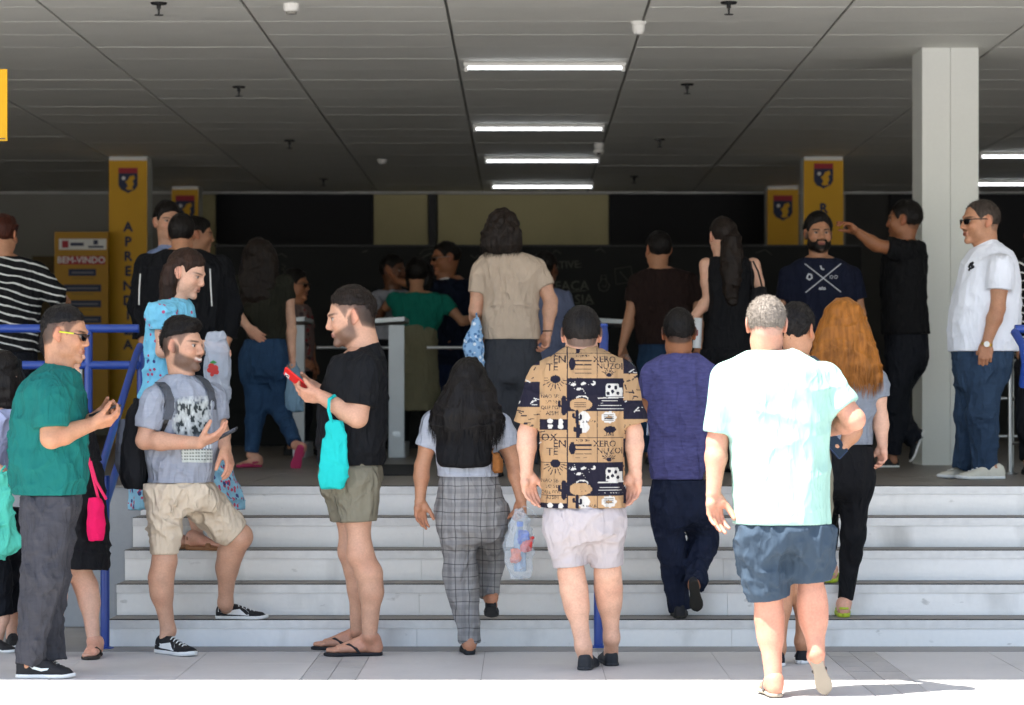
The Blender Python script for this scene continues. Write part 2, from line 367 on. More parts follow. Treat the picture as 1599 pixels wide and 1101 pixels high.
MB().lathe([(.052,0),(.052,-.02),(.045,-.024),(.044,-.06),(.03,-.085),(.001,-.094)],seg=20).build('dome',M_WPLAST,r,True); MB().lathe([(.056,0),(.056,-.012)],seg=20).build('base_ring',M_WPLAST,r,True)
r=at_ceiling(935,224,'security_camera'); tag(r,'small white security camera under the ceiling by the third light','camera')
MB().lathe([(.05,0),(.05,-.05),(.04,-.06)],seg=14).build('mount',M_WPLAST,r,True); MB().lathe([(.048,-.06),(.055,-.09),(.035,-.12),(.001,-.13)],seg=14).build('camera_ball',M_WPLAST,r,True); MB().lathe([(.001,-.095),(.022,-.1),(.022,-.12)],(.0,-.045,0),10).build('lens',M_BLK,r,True)
r=at_ceiling(597,249,'ceiling_detector'); tag(r,'tiny white ceiling detector left of the third strip light','detector')
MB().lathe([(.05,0),(.05,-.025),(.03,-.05),(.001,-.055)],seg=14).build('dome',M_WPLAST,r,True); MB().lathe([(.06,0),(.06,-.008)],seg=14).build('base',M_WPLAST,r,True)
# blue guard rail and stair rails
def rail(label,posts,rails,loc,name='blue_handrail',mat=None,cat='handrail',r=.0245,flange=True):
    o=empty(name,loc); tag(o,label,cat)
    for p in posts:
        MB().tube([Vector(q)-Vector(loc) for q in p[:2]],p[2] if len(p)>2 else r,14).build('post',mat or M_BLUE,o,True)
        if flange:
            q=Vector(p[0])-Vector(loc); MB().lathe([(r*1.9,0),(r*1.9,.006),(r*1.05,.012)],tuple(q),14).build('floor_flange',mat or M_BLUE,o,True)
    for p in rails: MB().tube([Vector(q)-Vector(loc) for q in p[0]],p[1] if len(p)>1 else r,14).build('rail',mat or M_BLUE,o,True)
    return o
rail('blue tubular guard rail along the platform edge at far left',[((-2.49,1.35,.8),(-2.49,1.35,1.72)),((-4.2,1.35,.8),(-4.2,1.35,1.7))],[([(-5.2,1.35,1.70),(-2.2,1.35,1.70)],),([(-5.2,1.35,1.49),(-2.2,1.35,1.49)],)],(-3,1.35,.8))
rail('blue stair handrail sloping down behind the man with the backpack',[((-2.17,-.1,0),(-2.17,-.1,.9),.024),((-2.2,1.45,.8),(-2.2,1.45,1.6),.026)],
 [([(-2.2,1.4,1.6),(-2.2,1.25,1.55),(-2.19,-.05,.96),(-2.185,-.2,.88),(-2.185,-.26,.80),(-2.185,-.2,.70),(-2.19,-.05,.70),(-2.195,1.25,1.27)],.021)],(-2.18,.6,0))
rail('blue middle stair handrail hidden by the man in the printed shirt',[((.40,-.05,0),(.40,-.05,.9)),((.47,1.4,.8),(.47,1.4,1.73),.024)],[([(.47,1.4,1.70),(.47,1.25,1.66),(.41,-.1,1.0),(.405,-.2,.93),(.405,-.16,.85)],),([(.47,1.25,1.45),(.41,-.05,.78)],)],(.43,.6,0))
rail('blue stair handrail end at the right edge beside the white polo',[((3.1,1.45,.8),(3.1,1.45,1.72))],[([(2.85,1.45,1.68),(2.85,1.2,1.6),(2.85,1.12,1.5),(2.85,1.2,1.38),(2.95,1.45,1.38),(3.4,1.45,1.38)],),([(2.85,1.45,1.70),(3.6,1.45,1.70)],)],(2.85,1.4,.8))
for lb,x,y,x1 in (('steel railing in front of the white column','a',6.5,0),('steel railing behind the man in the white polo','b',3.5,0)):
    X=3.25 if x=='a' else 3.2
    rail(lb,[((X,y,.8),(X,y,1.86)),((X+1.3,y,.8),(X+1.3,y,1.86))],[([(X-.03,y,1.87),(X+1.6,y,1.87)],)]+[([(X,y-.02,z),(X+1.6,y-.02,z)],.011) for z in (1.0,1.29,1.58)],(X,y,.8),'steel_railing',M_STEEL,'railing',.022)
rail('steel railing behind the blue guard rail at far left',[((-3.05,4.5,.8),(-3.05,4.5,1.75)),((-4.3,4.5,.8),(-4.3,4.5,1.75))],[([(-4.8,4.5,1.72),(-2.85,4.5,1.78)],)]+[([(-4.6,4.48,z),(-3.05,4.48,z)],.011) for z in (1.1,1.4)],(-3.5,4.5,.8),'steel_railing',M_STEEL,'railing',.02)
# turnstile gates
GATE=plain('gate_metal','b6babd',.4,.5,.3,.05,9)
def gate(u0,u1,lb,bar,flip):
    d=22; a=W(u0,0,d)[0]; b=W(u1,0,d)[0]; cx=(a+b)/2; r=empty('turnstile',(cx,d-CD,.8)); tag(r,lb,'turnstile','entrance turnstiles')
    h=(b-a)/2; z=1.09
    MB().box(-h,h,0,.07,0,z,bev=.006).build('pillar',GATE,r); MB().box(-h-.005,h+.005,.071,.9,.0,.12).build('base_rail',GATE,r)
    q=(-.5,h+.004) if flip else (-h-.004,.5)
    p=[(q[0],z-.035),(q[1],z+.0),(q[1],z+.035),(q[0],z+.0)] if flip else [(q[0],z),(q[1],z-.03),(q[1],z+.005),(q[0],z+.035)]
    MB().prism([(x,zz+.03) for x,zz in p],-.02,.9).build('sloping_lid',plain('gate_lid','c9cccd',.4,.5,.3),r)
    MB().box(-h*.5,h*.5,-.004,-.0005,.18,.22).build('maker_plate',M_STEEL,r)
    MB().tube([(h,.4,z-.18),(h+bar,.4,z-.18)] if bar>0 else [(-h,.4,z-.18),(-h+bar,.4,z-.18)],.014,10).build('barrier_arm',M_STEEL,r,True)
    return r
gate(607,631,'turnstile behind the man in the black shirt, its lid rising to the right',-.62,True)
gate(457,475,'narrow grey turnstile beside the woman in jeans',.0001,True)
gate(893,914,'turnstile hidden behind the man in the printed shirt',-1.2,False)
for u0,u1,v0,v1,lb in ((560,646,727,743,'dark floor mat behind the man in the black shirt'),(1090,1150,720,738,'dark floor mat left of the man in the mint shirt')):
    d0=FPX*.525/(v1-615); d1=FPX*.525/(v0-615); a=W(u0,0,d0)[0]; b=W(u1,0,d0)[0]
    o=MB().box(0,b-a,0,d1-d0,0,.008,bev=.003).build('floor_mat',M_MAT,loc=(a,d0-CD,.801)); tag(o,lb,'mat')
# ---------------------------------------------------------------- figure modelling: signed distance fields turned into one smooth surface
rng=np.random.default_rng(7)
_T=rng.random((32,32,32)).astype(np.float32)
def vnoise(x,y,z):
    xi=np.floor(x).astype(int);yi=np.floor(y).astype(int);zi=np.floor(z).astype(int)
    fx=x-xi;fy=y-yi;fz=z-zi
    fx=fx*fx*(3-2*fx);fy=fy*fy*(3-2*fy);fz=fz*fz*(3-2*fz)
    g=lambda a,b,c:_T[(xi+a)&31,(yi+b)&31,(zi+c)&31]
    return ((g(0,0,0)*(1-fx)+g(1,0,0)*fx)*(1-fy)+(g(0,1,0)*(1-fx)+g(1,1,0)*fx)*fy)*(1-fz)+((g(0,0,1)*(1-fx)+g(1,0,1)*fx)*(1-fy)+(g(0,1,1)*(1-fx)+g(1,1,1)*fx)*fy)*fz
def smin(a,b,k):
    if k<=0: return np.minimum(a,b)
    h=np.maximum(k-np.abs(a-b),0)/k; return np.minimum(a,b)-h*h*k*.25
def smax(a,b,k): return -smin(-a,-b,k)
# primitives: callables on broadcastable coordinates, with a bounding box
class Prim:
    def __init__(s,f,lo,hi,k=.02): s.f=f; s.lo=np.array(lo,float); s.hi=np.array(hi,float); s.k=k
def rc(p,q,r0,r1,k=.02):
    p=np.array(p,float);q=np.array(q,float);d=q-p;L=max(float(d@d),1e-9)
    def f(X,Y,Z):
        x=X-p[0];y=Y-p[1];z=Z-p[2]
        t=np.clip((x*d[0]+y*d[1]+z*d[2])/L,0,1)
        return np.sqrt((x-t*d[0])**2+(y-t*d[1])**2+(z-t*d[2])**2)-(r0+(r1-r0)*t)
    r=max(r0,r1)
    return Prim(f,np.minimum(p,q)-r,np.maximum(p,q)+r,k)
def ell(c,r,k=.02,R=None):
    c=np.array(c,float);r=np.array(r,float)
    def f(X,Y,Z):
        x=X-c[0];y=Y-c[1];z=Z-c[2]
        if R is not None: x,y,z=(R[i][0]*x+R[i][1]*y+R[i][2]*z for i in range(3))
        a=np.sqrt((x/r[0])**2+(y/r[1])**2+(z/r[2])**2); b=np.sqrt((x/r[0]**2)**2+(y/r[1]**2)**2+(z/r[2]**2)**2)
        return a*(a-1)/np.maximum(b,1e-6)
    m=r.max() if R is not None else r
    return Prim(f,c-m,c+m,k)
def chain(ps,rs,k=.02): return [rc(ps[i],ps[i+1],rs[i],rs[i+1],k) for i in range(len(ps)-1)]
def loft(sl,grow=0,n=2.25,k=.03,rot=0,cap=.012):
    """sl: rows (z,cx,cy,a,b): stacked super-ellipses"""
    sl=np.array(sorted(sl,key=lambda r:r[0]),float); z=sl[:,0]
    zz=np.linspace(z[0],z[-1],60)
    cols=[np.interp(zz,z,sl[:,i]) for i in range(1,5)]
    ker=np.array([1,3,5,3,1.])/13
    cols=[np.convolve(np.pad(c,2,'edge'),ker,'valid') for c in cols]
    z0,z1=z[0]-grow*.3,z[-1]+grow*.3; cr,sr=math.cos(rot),math.sin(rot)
    def f(X,Y,Z):
        cx,cy,a,b=(np.interp(Z,zz,c) for c in cols); a=np.maximum(a+grow,.004);b=np.maximum(b+grow,.004)
        x=X-cx;y=Y-cy
        if rot: x,y=x*cr+y*sr,-x*sr+y*cr
        q=(np.abs(x/a)**n+np.abs(y/b)**n)**(1/n)
        g=np.sqrt((x/a**2)**2+(y/b**2)**2)
        d=(q-1)*np.maximum(np.sqrt((x/a)**2+(y/b)**2),.3)/np.maximum(g,1e-4)
        return smax(d,np.maximum(z0-Z,Z-z1),cap)
    m=np.maximum(sl[:,3],sl[:,4]).max()+grow+.01
    return Prim(f,(sl[:,1].min()-m,sl[:,2].min()-m,z0),(sl[:,1].max()+m,sl[:,2].max()+m,z1),k)
def clip(p,pt,nrm,k=.004):
    nrm=np.array(nrm,float);nrm/=np.linalg.norm(nrm);f0=p.f
    def f(X,Y,Z): return smax(f0(X,Y,Z),(X-pt[0])*nrm[0]+(Y-pt[1])*nrm[1]+(Z-pt[2])*nrm[2],k)
    return Prim(f,p.lo,p.hi,p.k)
def field(prims,h,pad=.02,cuts=(),calm=(),folds=0,fs=1.0,seed=0,fz=.45,post=None,lo=None,hi=None):
    if lo is None:
        lo=np.min([p.lo for p in prims],0)-pad; hi=np.max([p.hi for p in prims],0)+pad
    n=np.ceil((hi-lo)/h).astype(int)+2
    ax=[(lo[i]+h*np.arange(n[i])).astype(np.float32) for i in range(3)]
    D=np.full(n,.2,np.float32)
    for p in prims:
        a=np.clip(np.floor((p.lo-p.k-2.5*h-lo)/h).astype(int),0,n); b=np.clip(np.ceil((p.hi+p.k+2.5*h-lo)/h).astype(int)+1,0,n)
        if (b<=a).any(): continue
        s=tuple(slice(a[i],b[i]) for i in range(3))
        D[s]=smin(D[s],p.f(ax[0][s[0]][:,None,None],ax[1][s[1]][None,:,None],ax[2][s[2]][None,None,:]).astype(np.float32),p.k)
    X,Y,Z=ax[0][:,None,None],ax[1][None,:,None],ax[2][None,None,:]
    if folds:
        I=np.nonzero(np.abs(D)<.03); x=ax[0][I[0]]*fs+seed*3.1;y=ax[1][I[1]]*fs+seed*1.7;z=ax[2][I[2]]*fs
        wx=vnoise(x*5,y*5,z*5)*1.6; wz=vnoise(x*5+9,y*5+4,z*5+2)*1.6
        a=vnoise(x*11+wx,y*11+3,z*11*fz+wz); b=vnoise(x*21+wz+7,y*21,z*23*fz+wx*2); c=vnoise(x*7+wz*1.5,y*7+5,z*17*(1.1-fz)+wx)
        r=lambda q:(1-np.abs(2*q-1))**2.2
        f=(r(a)-.4)*.75+(r(b)-.4)*.4+(r(c)-.4)*.7
        gx,gy,gz=ax[0][I[0]],ax[1][I[1]],ax[2][I[2]]; wt=np.ones(len(f))
        for q,nv,rad,ln in calm:      # keep hems and openings clean
            dx,dy,dz=gx-q[0],gy-q[1],gz-q[2]; r2=np.sqrt(dx*dx+dy*dy+dz*dz)
            a_=np.abs(dx*nv[0]+dy*nv[1]+dz*nv[2]) if nv is not None else r2
            t_=np.clip(a_/ln,.12,1); t_=np.where(r2<rad,t_,np.clip(np.maximum(t_,(r2-rad)/.05),.12,1)); wt=np.minimum(wt,t_)
        D[I]-=(folds*f*wt).astype(np.float32)
    for pt,nr in cuts:
        nr=np.array(nr,float);nr/=np.linalg.norm(nr)
        D=np.maximum(D,((X-pt[0])*nr[0]+(Y-pt[1])*nr[1]+(Z-pt[2])*nr[2]).astype(np.float32))
    if post: D=post(D,X,Y,Z)
    D[0]=D[-1]=.2;D[:,0]=D[:,-1]=.2;D[:,:,0]=D[:,:,-1]=.2
    return D,lo,h
def nets(D,lo,h):
    S_=D<0; n=np.array(D.shape)
    c=np.zeros(n-1,np.uint8)
    for i in (0,1):
        for j in (0,1):
            for k in (0,1): c+=S_[i:n[0]-1+i,j:n[1]-1+j,k:n[2]-1+k]
    act=(c>0)&(c<8); idx=np.full(n-1,-1,np.int64); I=np.nonzero(act); m=len(I[0]); idx[I]=np.arange(m)
    P=np.zeros((m,3));cnt=np.zeros(m)
    cor=[(i,j,k) for i in (0,1) for j in (0,1) for k in (0,1)]
    val={q:D[I[0]+q[0],I[1]+q[1],I[2]+q[2]] for q in cor}
    for a in cor:
        for x in range(3):
            if a[x]: continue
            b=list(a);b[x]=1;b=tuple(b)
            va,vb=val[a],val[b]; m_=(va<0)!=(vb<0); t=np.zeros(m); t[m_]=va[m_]/(va[m_]-vb[m_])
            for y in range(3): P[m_,y]+=a[y]
            P[m_,x]+=t[m_]; cnt+=m_
    P=P/np.maximum(cnt,1)[:,None]+np.stack(I,1)
    Q=[]
    for x in range(3):
        s0=[slice(1,-1)]*3;s0[x]=slice(0,-1);s1=[slice(1,-1)]*3;s1[x]=slice(1,None)
        a=S_[tuple(s0)];b=S_[tuple(s1)]
        E=np.nonzero(a!=b); e=np.stack(E,1)+1;e[:,x]-=1
        ins=a[E]; y,z=(x+1)%3,(x+2)%3
        def at(dy,dz):
            q=e.copy();q[:,y]+=dy;q[:,z]+=dz;return idx[q[:,0],q[:,1],q[:,2]]
        q=np.stack([at(-1,-1),at(0,-1),at(0,0),at(-1,0)],1)
        q[~ins]=q[~ins][:,::-1]; Q.append(q)
    return lo+h*P, np.concatenate(Q)
def surf(prims,h,**k): return nets(*field(prims,h,**k))
def joinvf(L):
    V=[];F=[];n=0
    for v,f in L: V.append(v);F.append(f+n);n+=len(v)
    return np.concatenate(V),np.concatenate(F)
def npmesh(name,v,f,col=None,smooth=True):
    me=bpy.data.meshes.new(name); m=f.shape[1]
    me.vertices.add(len(v)); me.vertices.foreach_set('co',np.ascontiguousarray(v,np.float32).ravel())
    me.loops.add(f.size); me.loops.foreach_set('vertex_index',np.ascontiguousarray(f,np.int32).ravel())
    me.polygons.add(len(f)); me.polygons.foreach_set('loop_start',np.arange(0,f.size,m,dtype=np.int32))
    me.update(calc_edges=True); me.validate()
    if smooth: me.polygons.foreach_set('use_smooth',np.ones(len(me.polygons),bool))
    if col is not None:
        a=me.color_attributes.new('Col','FLOAT_COLOR','POINT'); c=np.ones((len(v),4),np.float32); c[:,:3]=col; a.data.foreach_set('color',c.ravel())
    return me
def vnormals(v,f):
    n=np.cross(v[f[:,2]]-v[f[:,0]],v[f[:,3]]-v[f[:,1]]); N=np.zeros_like(v)
    for i in range(4): np.add.at(N,f[:,i],n)
    return N/np.maximum(np.linalg.norm(N,axis=1),1e-9)[:,None]
def blades(v,nr,dirs,length,width,lift=.3,seg=2):
    """thin tapered hair strands lying along dirs, each a small bent strip"""
    n=len(v); L=(length*(.6+.8*rng.random(n)))[:,None]; d=dirs+nr*lift; d/=np.linalg.norm(d,axis=1)[:,None]
    s=np.cross(d,nr); s/=np.maximum(np.linalg.norm(s,axis=1),1e-6)[:,None]; s*=width/2
    b=v-nr*.002; m=b+d*L*.55; e=b+d*L-nr*L*.15
    P=np.stack([b-s,b+s,m-s*.8,m+s*.8,e-s*.1,e+s*.1],1).reshape(-1,3)
    k=np.arange(n)[:,None]*6
    return P,np.concatenate([k+np.array([[0,1,3,2]]),k+np.array([[2,3,5,4]])])
# ---------------------------------------------------------------- materials for people
def mk_skin():
    b=NB('skin'); c=attr_col(b); c=b.vary(c,b.noise(16,6),.13); c=b.vary(c,b.noise(110,4),.1); rd=b.n('ShaderNodeMapRange'); b.l(b.noise(7,5),rd.inputs[0]); rd.inputs[1].default_value=.5; rd.inputs[2].default_value=.75; c=b.mix(b.math('MULTIPLY',rd.outputs[0],.4),c,(1.0,.72,.66),'MULTIPLY')
    b.set(c,.48,.4); b.b.inputs['Subsurface Weight'].default_value=.06; b.b.inputs['Subsurface Radius'].default_value=(.012,.005,.003); b.b.inputs['Subsurface Scale'].default_value=.5
    b.bump(b.noise(240,3),.25,.0012); MATS['skin']=b.m; return b.m
M_SKIN=mk_skin()
def hairmat(name,col,rough=.5,var=.5,scale=60,st=(1,1,.12)):
    if name in MATS: return MATS[name]
    b=NB(name); b.set(b.vary(lin(col),b.noise(scale,4,stretch=st),var),rough,.18); b.bump(b.noise(scale*2.2,3,stretch=st),.9,.006)
    MATS[name]=b.m; return b.m
H_BLACK=hairmat('hair_black','14100e'); H_DARK=hairmat('hair_dark_brown','1d1510'); H_GREY=hairmat('hair_grey','7f766c',.6,.3,120)
H_ORANGE=hairmat('hair_orange','8c5620',.38,.4,45); H_BROWN=hairmat('hair_brown','2a1a12'); H_RED=hairmat('hair_red','3a1a10')
M_LENS=plain('lens','0b0b0d',.08,.6); M_FRAME=plain('frame','0e0e10',.35); M_EYEW=plain('eye_white','cfc8c0',.25); M_IRIS=plain('iris','150c08',.15)
M_TEETH=plain('teeth','e6e0d6',.3)
SK={'light':'bd9076','fair':'cc9f86','tan':'ac7c5e','brown':'915f40','dark':'643f2a','pinkish':'b8836c'}
def unit(v): v=np.array(v,float); return v/np.linalg.norm(v)
# ---------------------------------------------------------------- a hand: palm, five bent fingers, wrist stub
def hand(wr,fdir,pn,ts=1,sc=1.,curl=(.35,.4,.45,.5),thumb=(.55,.35),fore=None,spread=.025,seg3=(1,1.1,.8)):
    """wr wrist, fdir finger direction, pn palm normal, ts side of the thumb along cross(fdir,pn)"""
    f=unit(fdir); n=np.array(pn,float); n=unit(n-f*(n@f)); s=np.cross(f,n)*ts; wr=np.array(wr,float); P=[]
    fa=unit(fore) if fore is not None else f
    P.append(rc(wr-fa*.04*sc,wr,.0268*sc,.0262*sc,.01))
    base=[]
    for i,(lat,up,ln) in enumerate(((.029,.088,.072),(.0095,.093,.08),(-.0105,.089,.075),(-.029,.079,.06))):
        k=wr+f*up*sc+s*lat*sc-n*.004*sc; base.append((k,ln*sc,i))
        P.append(rc(wr+s*lat*.55*sc+f*.008*sc,k,.0165*sc,.0112*sc,.012))
    P.append(ell(wr+f*.04*sc+s*.022*sc+n*.008*sc,(.02*sc,)*3,.015)); P.append(ell(wr+f*.042*sc-s*.022*sc+n*.006*sc,(.018*sc,)*3,.015))
    for k,ln,i in base:
        d=unit(f+s*(1.4-i)*spread); a=0; p=k; r=(.0098,.0102,.0098,.0086)[i]*sc
        for j,(fr,m) in enumerate(zip((.46,.31,.25),seg3)):
            a+=curl[i]*m; dd=d*math.cos(a)+n*math.sin(a); q=p+dd*ln*fr
            P.append(rc(p,q,r*(1-.1*j),r*(.9-.1*j),.0035)); p=q
    a0,a1=thumb; b=wr+f*.022*sc+s*.026*sc+n*.006*sc
    d0=unit(f*math.cos(a0)+s*math.sin(a0)+n*.35); m=b+d0*.042*sc
    d1=unit(f*math.cos(a0*.5)+s*math.sin(a0*.5)+n*(.3+a1)); q=m+d1*.034*sc; d2=unit(f+n*(.35+a1*1.4)); e=q+d2*.026*sc
    P+=[rc(b,m,.0155*sc,.0125*sc,.012),rc(m,q,.0122*sc,.0112*sc,.004),rc(q,e,.011*sc,.009*sc,.004)]
    return P
# ---------------------------------------------------------------- a head in its own frame (x right, y face, z up), metres for a 0.24 head
def headprims(o):
    s=o.get('fat',1.0); j=o.get('jaw',1.0); P=[ell((0,-.012,.03),(.0765,.098,.088),.02),ell((0,.022,-.032),(.060*s,.07,.088),.03),
     ell((0,.078,-.098),(.022*j,.018,.018),.022)]
    for x in (-1,1):
        P+=[ell((x*.047*s*j,.018,-.066),(.02,.028,.024),.03),ell((x*.04,.063,-.022),(.024*s,.024,.024),.025),
            rc((x*.012,.088,.026),(x*.044,.07,.022),.011,.009,.012),ell((x*.0125,.095,-.031),(.0095,.011,.0085),.008)]
    P+=[rc((0,.087,.018),(0,.1035+o.get('nose',0),-.02),.008,.0105,.012),ell((0,.1035+o.get('nose',0),-.026),(.0115,.011,.0095),.008),
        rc((-.017,.0895,-.055),(.017,.0895,-.055),.006,.006,.007),rc((-.015,.0895,-.0655),(.015,.0895,-.0655),.0072,.0072,.007),rc((0,.094,-.056),(0,.094,-.064),.004,.004,.004)]
    for x in (-1,1):
        c,si=math.cos(.3*x),math.sin(.3*x)
        P+=[ell((x*.081,-.012,.004),(.0085,.021,.032),.006,[[c,si,0],[-si,c,.22],[0,-.22,1]]),ell((x*.079,.0,-.022),(.008,.01,.013),.008)]
    if o.get('dchin'): P.append(ell((0,.045,-.1),(.05,.05,.03),.04))
    return P
def head(o,c,H,hres):
    """returns (verts, quads, cols) in world space and the transform"""
    sc=H/.24; yaw,pit,roll=(math.radians(o.get(k,0)) for k in ('yaw','pitch','roll'))
    fw=np.array([math.sin(yaw),-math.cos(yaw),0.]); up=np.array([0,0,1.]); rt=np.cross(fw,up)
    f2=fw*math.cos(pit)-up*math.sin(pit); u2=up*math.cos(pit)+fw*math.sin(pit)
    r2=rt*math.cos(roll)+u2*math.sin(roll); u2=u2*math.cos(roll)-rt*math.sin(roll)
    R=np.stack([r2,f2,u2])*sc                   # local -> world rows
    toL=lambda p:(p-c)@np.linalg.inv(R); toW=lambda p:p@R+c
    def post(D,X,Y,Z):   # eye sockets and mouth line
        for x in (-1,1):
            D=smax(D,-(np.sqrt((X-x*.033)**2+(Y-.098)**2+(Z-.006)**2)-.0175).astype(np.float32),.012)
            D=np.minimum(D,(np.sqrt((X-x*.032)**2+(Y-.0745)**2+(Z-.006)**2)-.0125).astype(np.float32))
            lid=np.sqrt((X-x*.032)**2+(Y-.0745)**2+(Z-.006)**2)-.0140
            D=np.minimum(D,np.maximum(lid,.004-(Z-.006)-(Y-.08)*.1).astype(np.float32))
            D=np.minimum(D,np.maximum(lid,.0065+(Z-.006)).astype(np.float32))
        return D
    P=headprims(o); nb=toL(np.array(o['nb'])); hr=hres/sc
    P.append(rc((0,-.034,-.04),nb,.05*o.get('nk',1),.056*o.get('nk',1),.03)); P.append(rc((0,-.008,-.07),nb+np.array([0,.012,0]),.04*o.get('nk',1),.047*o.get('nk',1),.03))
    v,f=nets(*field(P,hr,post=post,pad=.01))
    x,y,z=v[:,0],v[:,1],v[:,2]; ax=np.abs(x)
    base=np.array(lin(SK[o['skin']])); col=np.tile(base,(len(v),1))
    def blend(m,c): m=np.clip(m,0,1)[:,None]; col[:]=col*(1-m)+np.array(c)*m
    sm=lambda a,b,t:np.clip((t-a)/(b-a),0,1)
    blend(.35*np.exp(-((ax-.045)/.02)**2-((z+.02)/.022)**2)*(y>.02),base*np.array([1.08,.78,.72]))          # cheeks
    blend(.3*np.exp(-(x/.016)**2-((z+.024)/.014)**2)*(y>.08),base*np.array([1.05,.75,.7])); blend(.5*(ax>.078),base*np.array([1.1,.72,.66]))
    if o.get('stubble'):
        zt=np.where(y<.022,.03-.9*np.maximum(y,0),-.02-.42*(y-.022)); bz=sm(0,-.016,z-zt)*sm(-.012,.008,y+.25*np.maximum(-.03-z,0))*sm(-.128,-.112,z)*sm(-.022,.004,y-1.7*np.maximum(-.085-z,0)); mo=np.exp(-(x/.03)**2-((z+.043)/.007)**2)*(y>.07)
        blend(o['stubble']*np.maximum(bz*(1-np.exp(-((ax-.03)/.018)**2-((z+.02)/.025)**2)),mo),lin('1c130e'))
    lip=np.exp(-((z+.0605)/.0095)**4-(x/.023)**4)*(y>.07); blend(.75*lip,np.array(lin(o.get('lip','8e4a42'))))
    if not o.get('smile'): blend(.8*np.exp(-((z+.0605)/.0025)**2-(x/.021)**4)*(y>.075),lin('3a1a16'))
    else:
        blend(np.exp(-((z+.0605-.25*ax*ax/.02)/.0065)**4-(x/.0235)**4)*(y>.07),lin('ded6cc'))
        blend(.7*np.exp(-((z+.0665-.25*ax*ax/.02)/.0018)**2-(x/.022)**4)*(y>.07),lin('6a2a26'))
    e=np.sqrt((ax-.032)**2+(y-.0745)**2+(z-.006)**2)
    eye=(e<.0133)&(y>.07)&(np.abs(z-.006)<.0062); col[eye]=lin('a2968c'); col[eye&(np.sqrt((ax-.0315)**2+(z-.0065)**2)<.0075)]=lin('1a0d08')
    blend(.85*np.exp(-((z-.0125)/.0026)**2-((ax-.032)/.016)**4)*(y>.06),lin('150d0a'))          # lashes
    bw=o.get('brow',.8); blend(bw*np.exp(-((z-.0255-.05*(ax-.03)+4*(ax-.036)**2)/.0048)**4-((ax-.034)/.0215)**6)*(y>.05),lin(o.get('browcol','18100c')))
    fade=o.get('fade')
    if fade:
        zz=z-hairline(y,o)
        if o.get('side'): blend(fade*sm(.0,.01,zz)*(.72+.28*sm(.0,.03,zz))*(.75+.25*sm(.02,-.06,y)),lin(o.get('fadecol','1a1411')))
        else: blend(fade*sm(.0,.012,zz),lin(o.get('fadecol','1a1411')))
    return toW(v),f,col,toW,toL,R,sc
def hairline(y,o):
    return np.interp(y,[-.12,-.085,-.035,-.012,.012,.03,.05,.078,.1],np.array([-.066,-.068,-.048,.03,.03,-.005,.04,.072+o.get('rec',0),.075+o.get('rec',0)]))
def hair(o,R,c,hres,kind):
    """short hair cap in the head's frame"""
    sc=np.linalg.norm(R[0]); t=o.get('ht',.014); sd=o.get('hs',.006); pv=o.get('hv',0)
    P=[ell((0,-.012,.03+t*.35),(.0765+sd,.098+sd,.088+t),.02)]
    if o.get('quiff'): P.append(ell((0,.055,.098),(.05,.035,.022+o['quiff']),.03))
    if kind=='curly':
        for i in range(70):
            a=rng.random()*6.283; b=rng.random()*1.9-.5; q=np.array([math.cos(a)*math.cos(b)*.08,math.sin(a)*math.cos(b)*.1-.012,math.sin(b)*.1+.03])
            P.append(ell(q*1.06,(.02+.014*rng.random(),)*3,.012))
    def post(D,X,Y,Z):
        hl=hairline(Y,o)
        if o.get('side'): hl=np.maximum(hl,np.interp(Y,[-.12,-.09,-.06,.035,.05,.078,.1],[-.05,-.04,.018,.05,.057,.07,.075]))
        hl=hl+(vnoise(X*60+5,Y*60,Z*30)-.5)*.014+(vnoise(X*170+5,Y*170,Z*90)-.5)*.012
        D=D+np.clip(hl+.028-Z,0,.028)*o.get('taper',.3)
        return smax(D.astype(np.float32),(hl-Z+0*X).astype(np.float32),.006)
    v,f=nets(*field(P,hres/sc,post=post,folds=o.get('hf',.006),fs=2.6,fz=1,seed=o.get('seed',1)))
    return v@R+c,f
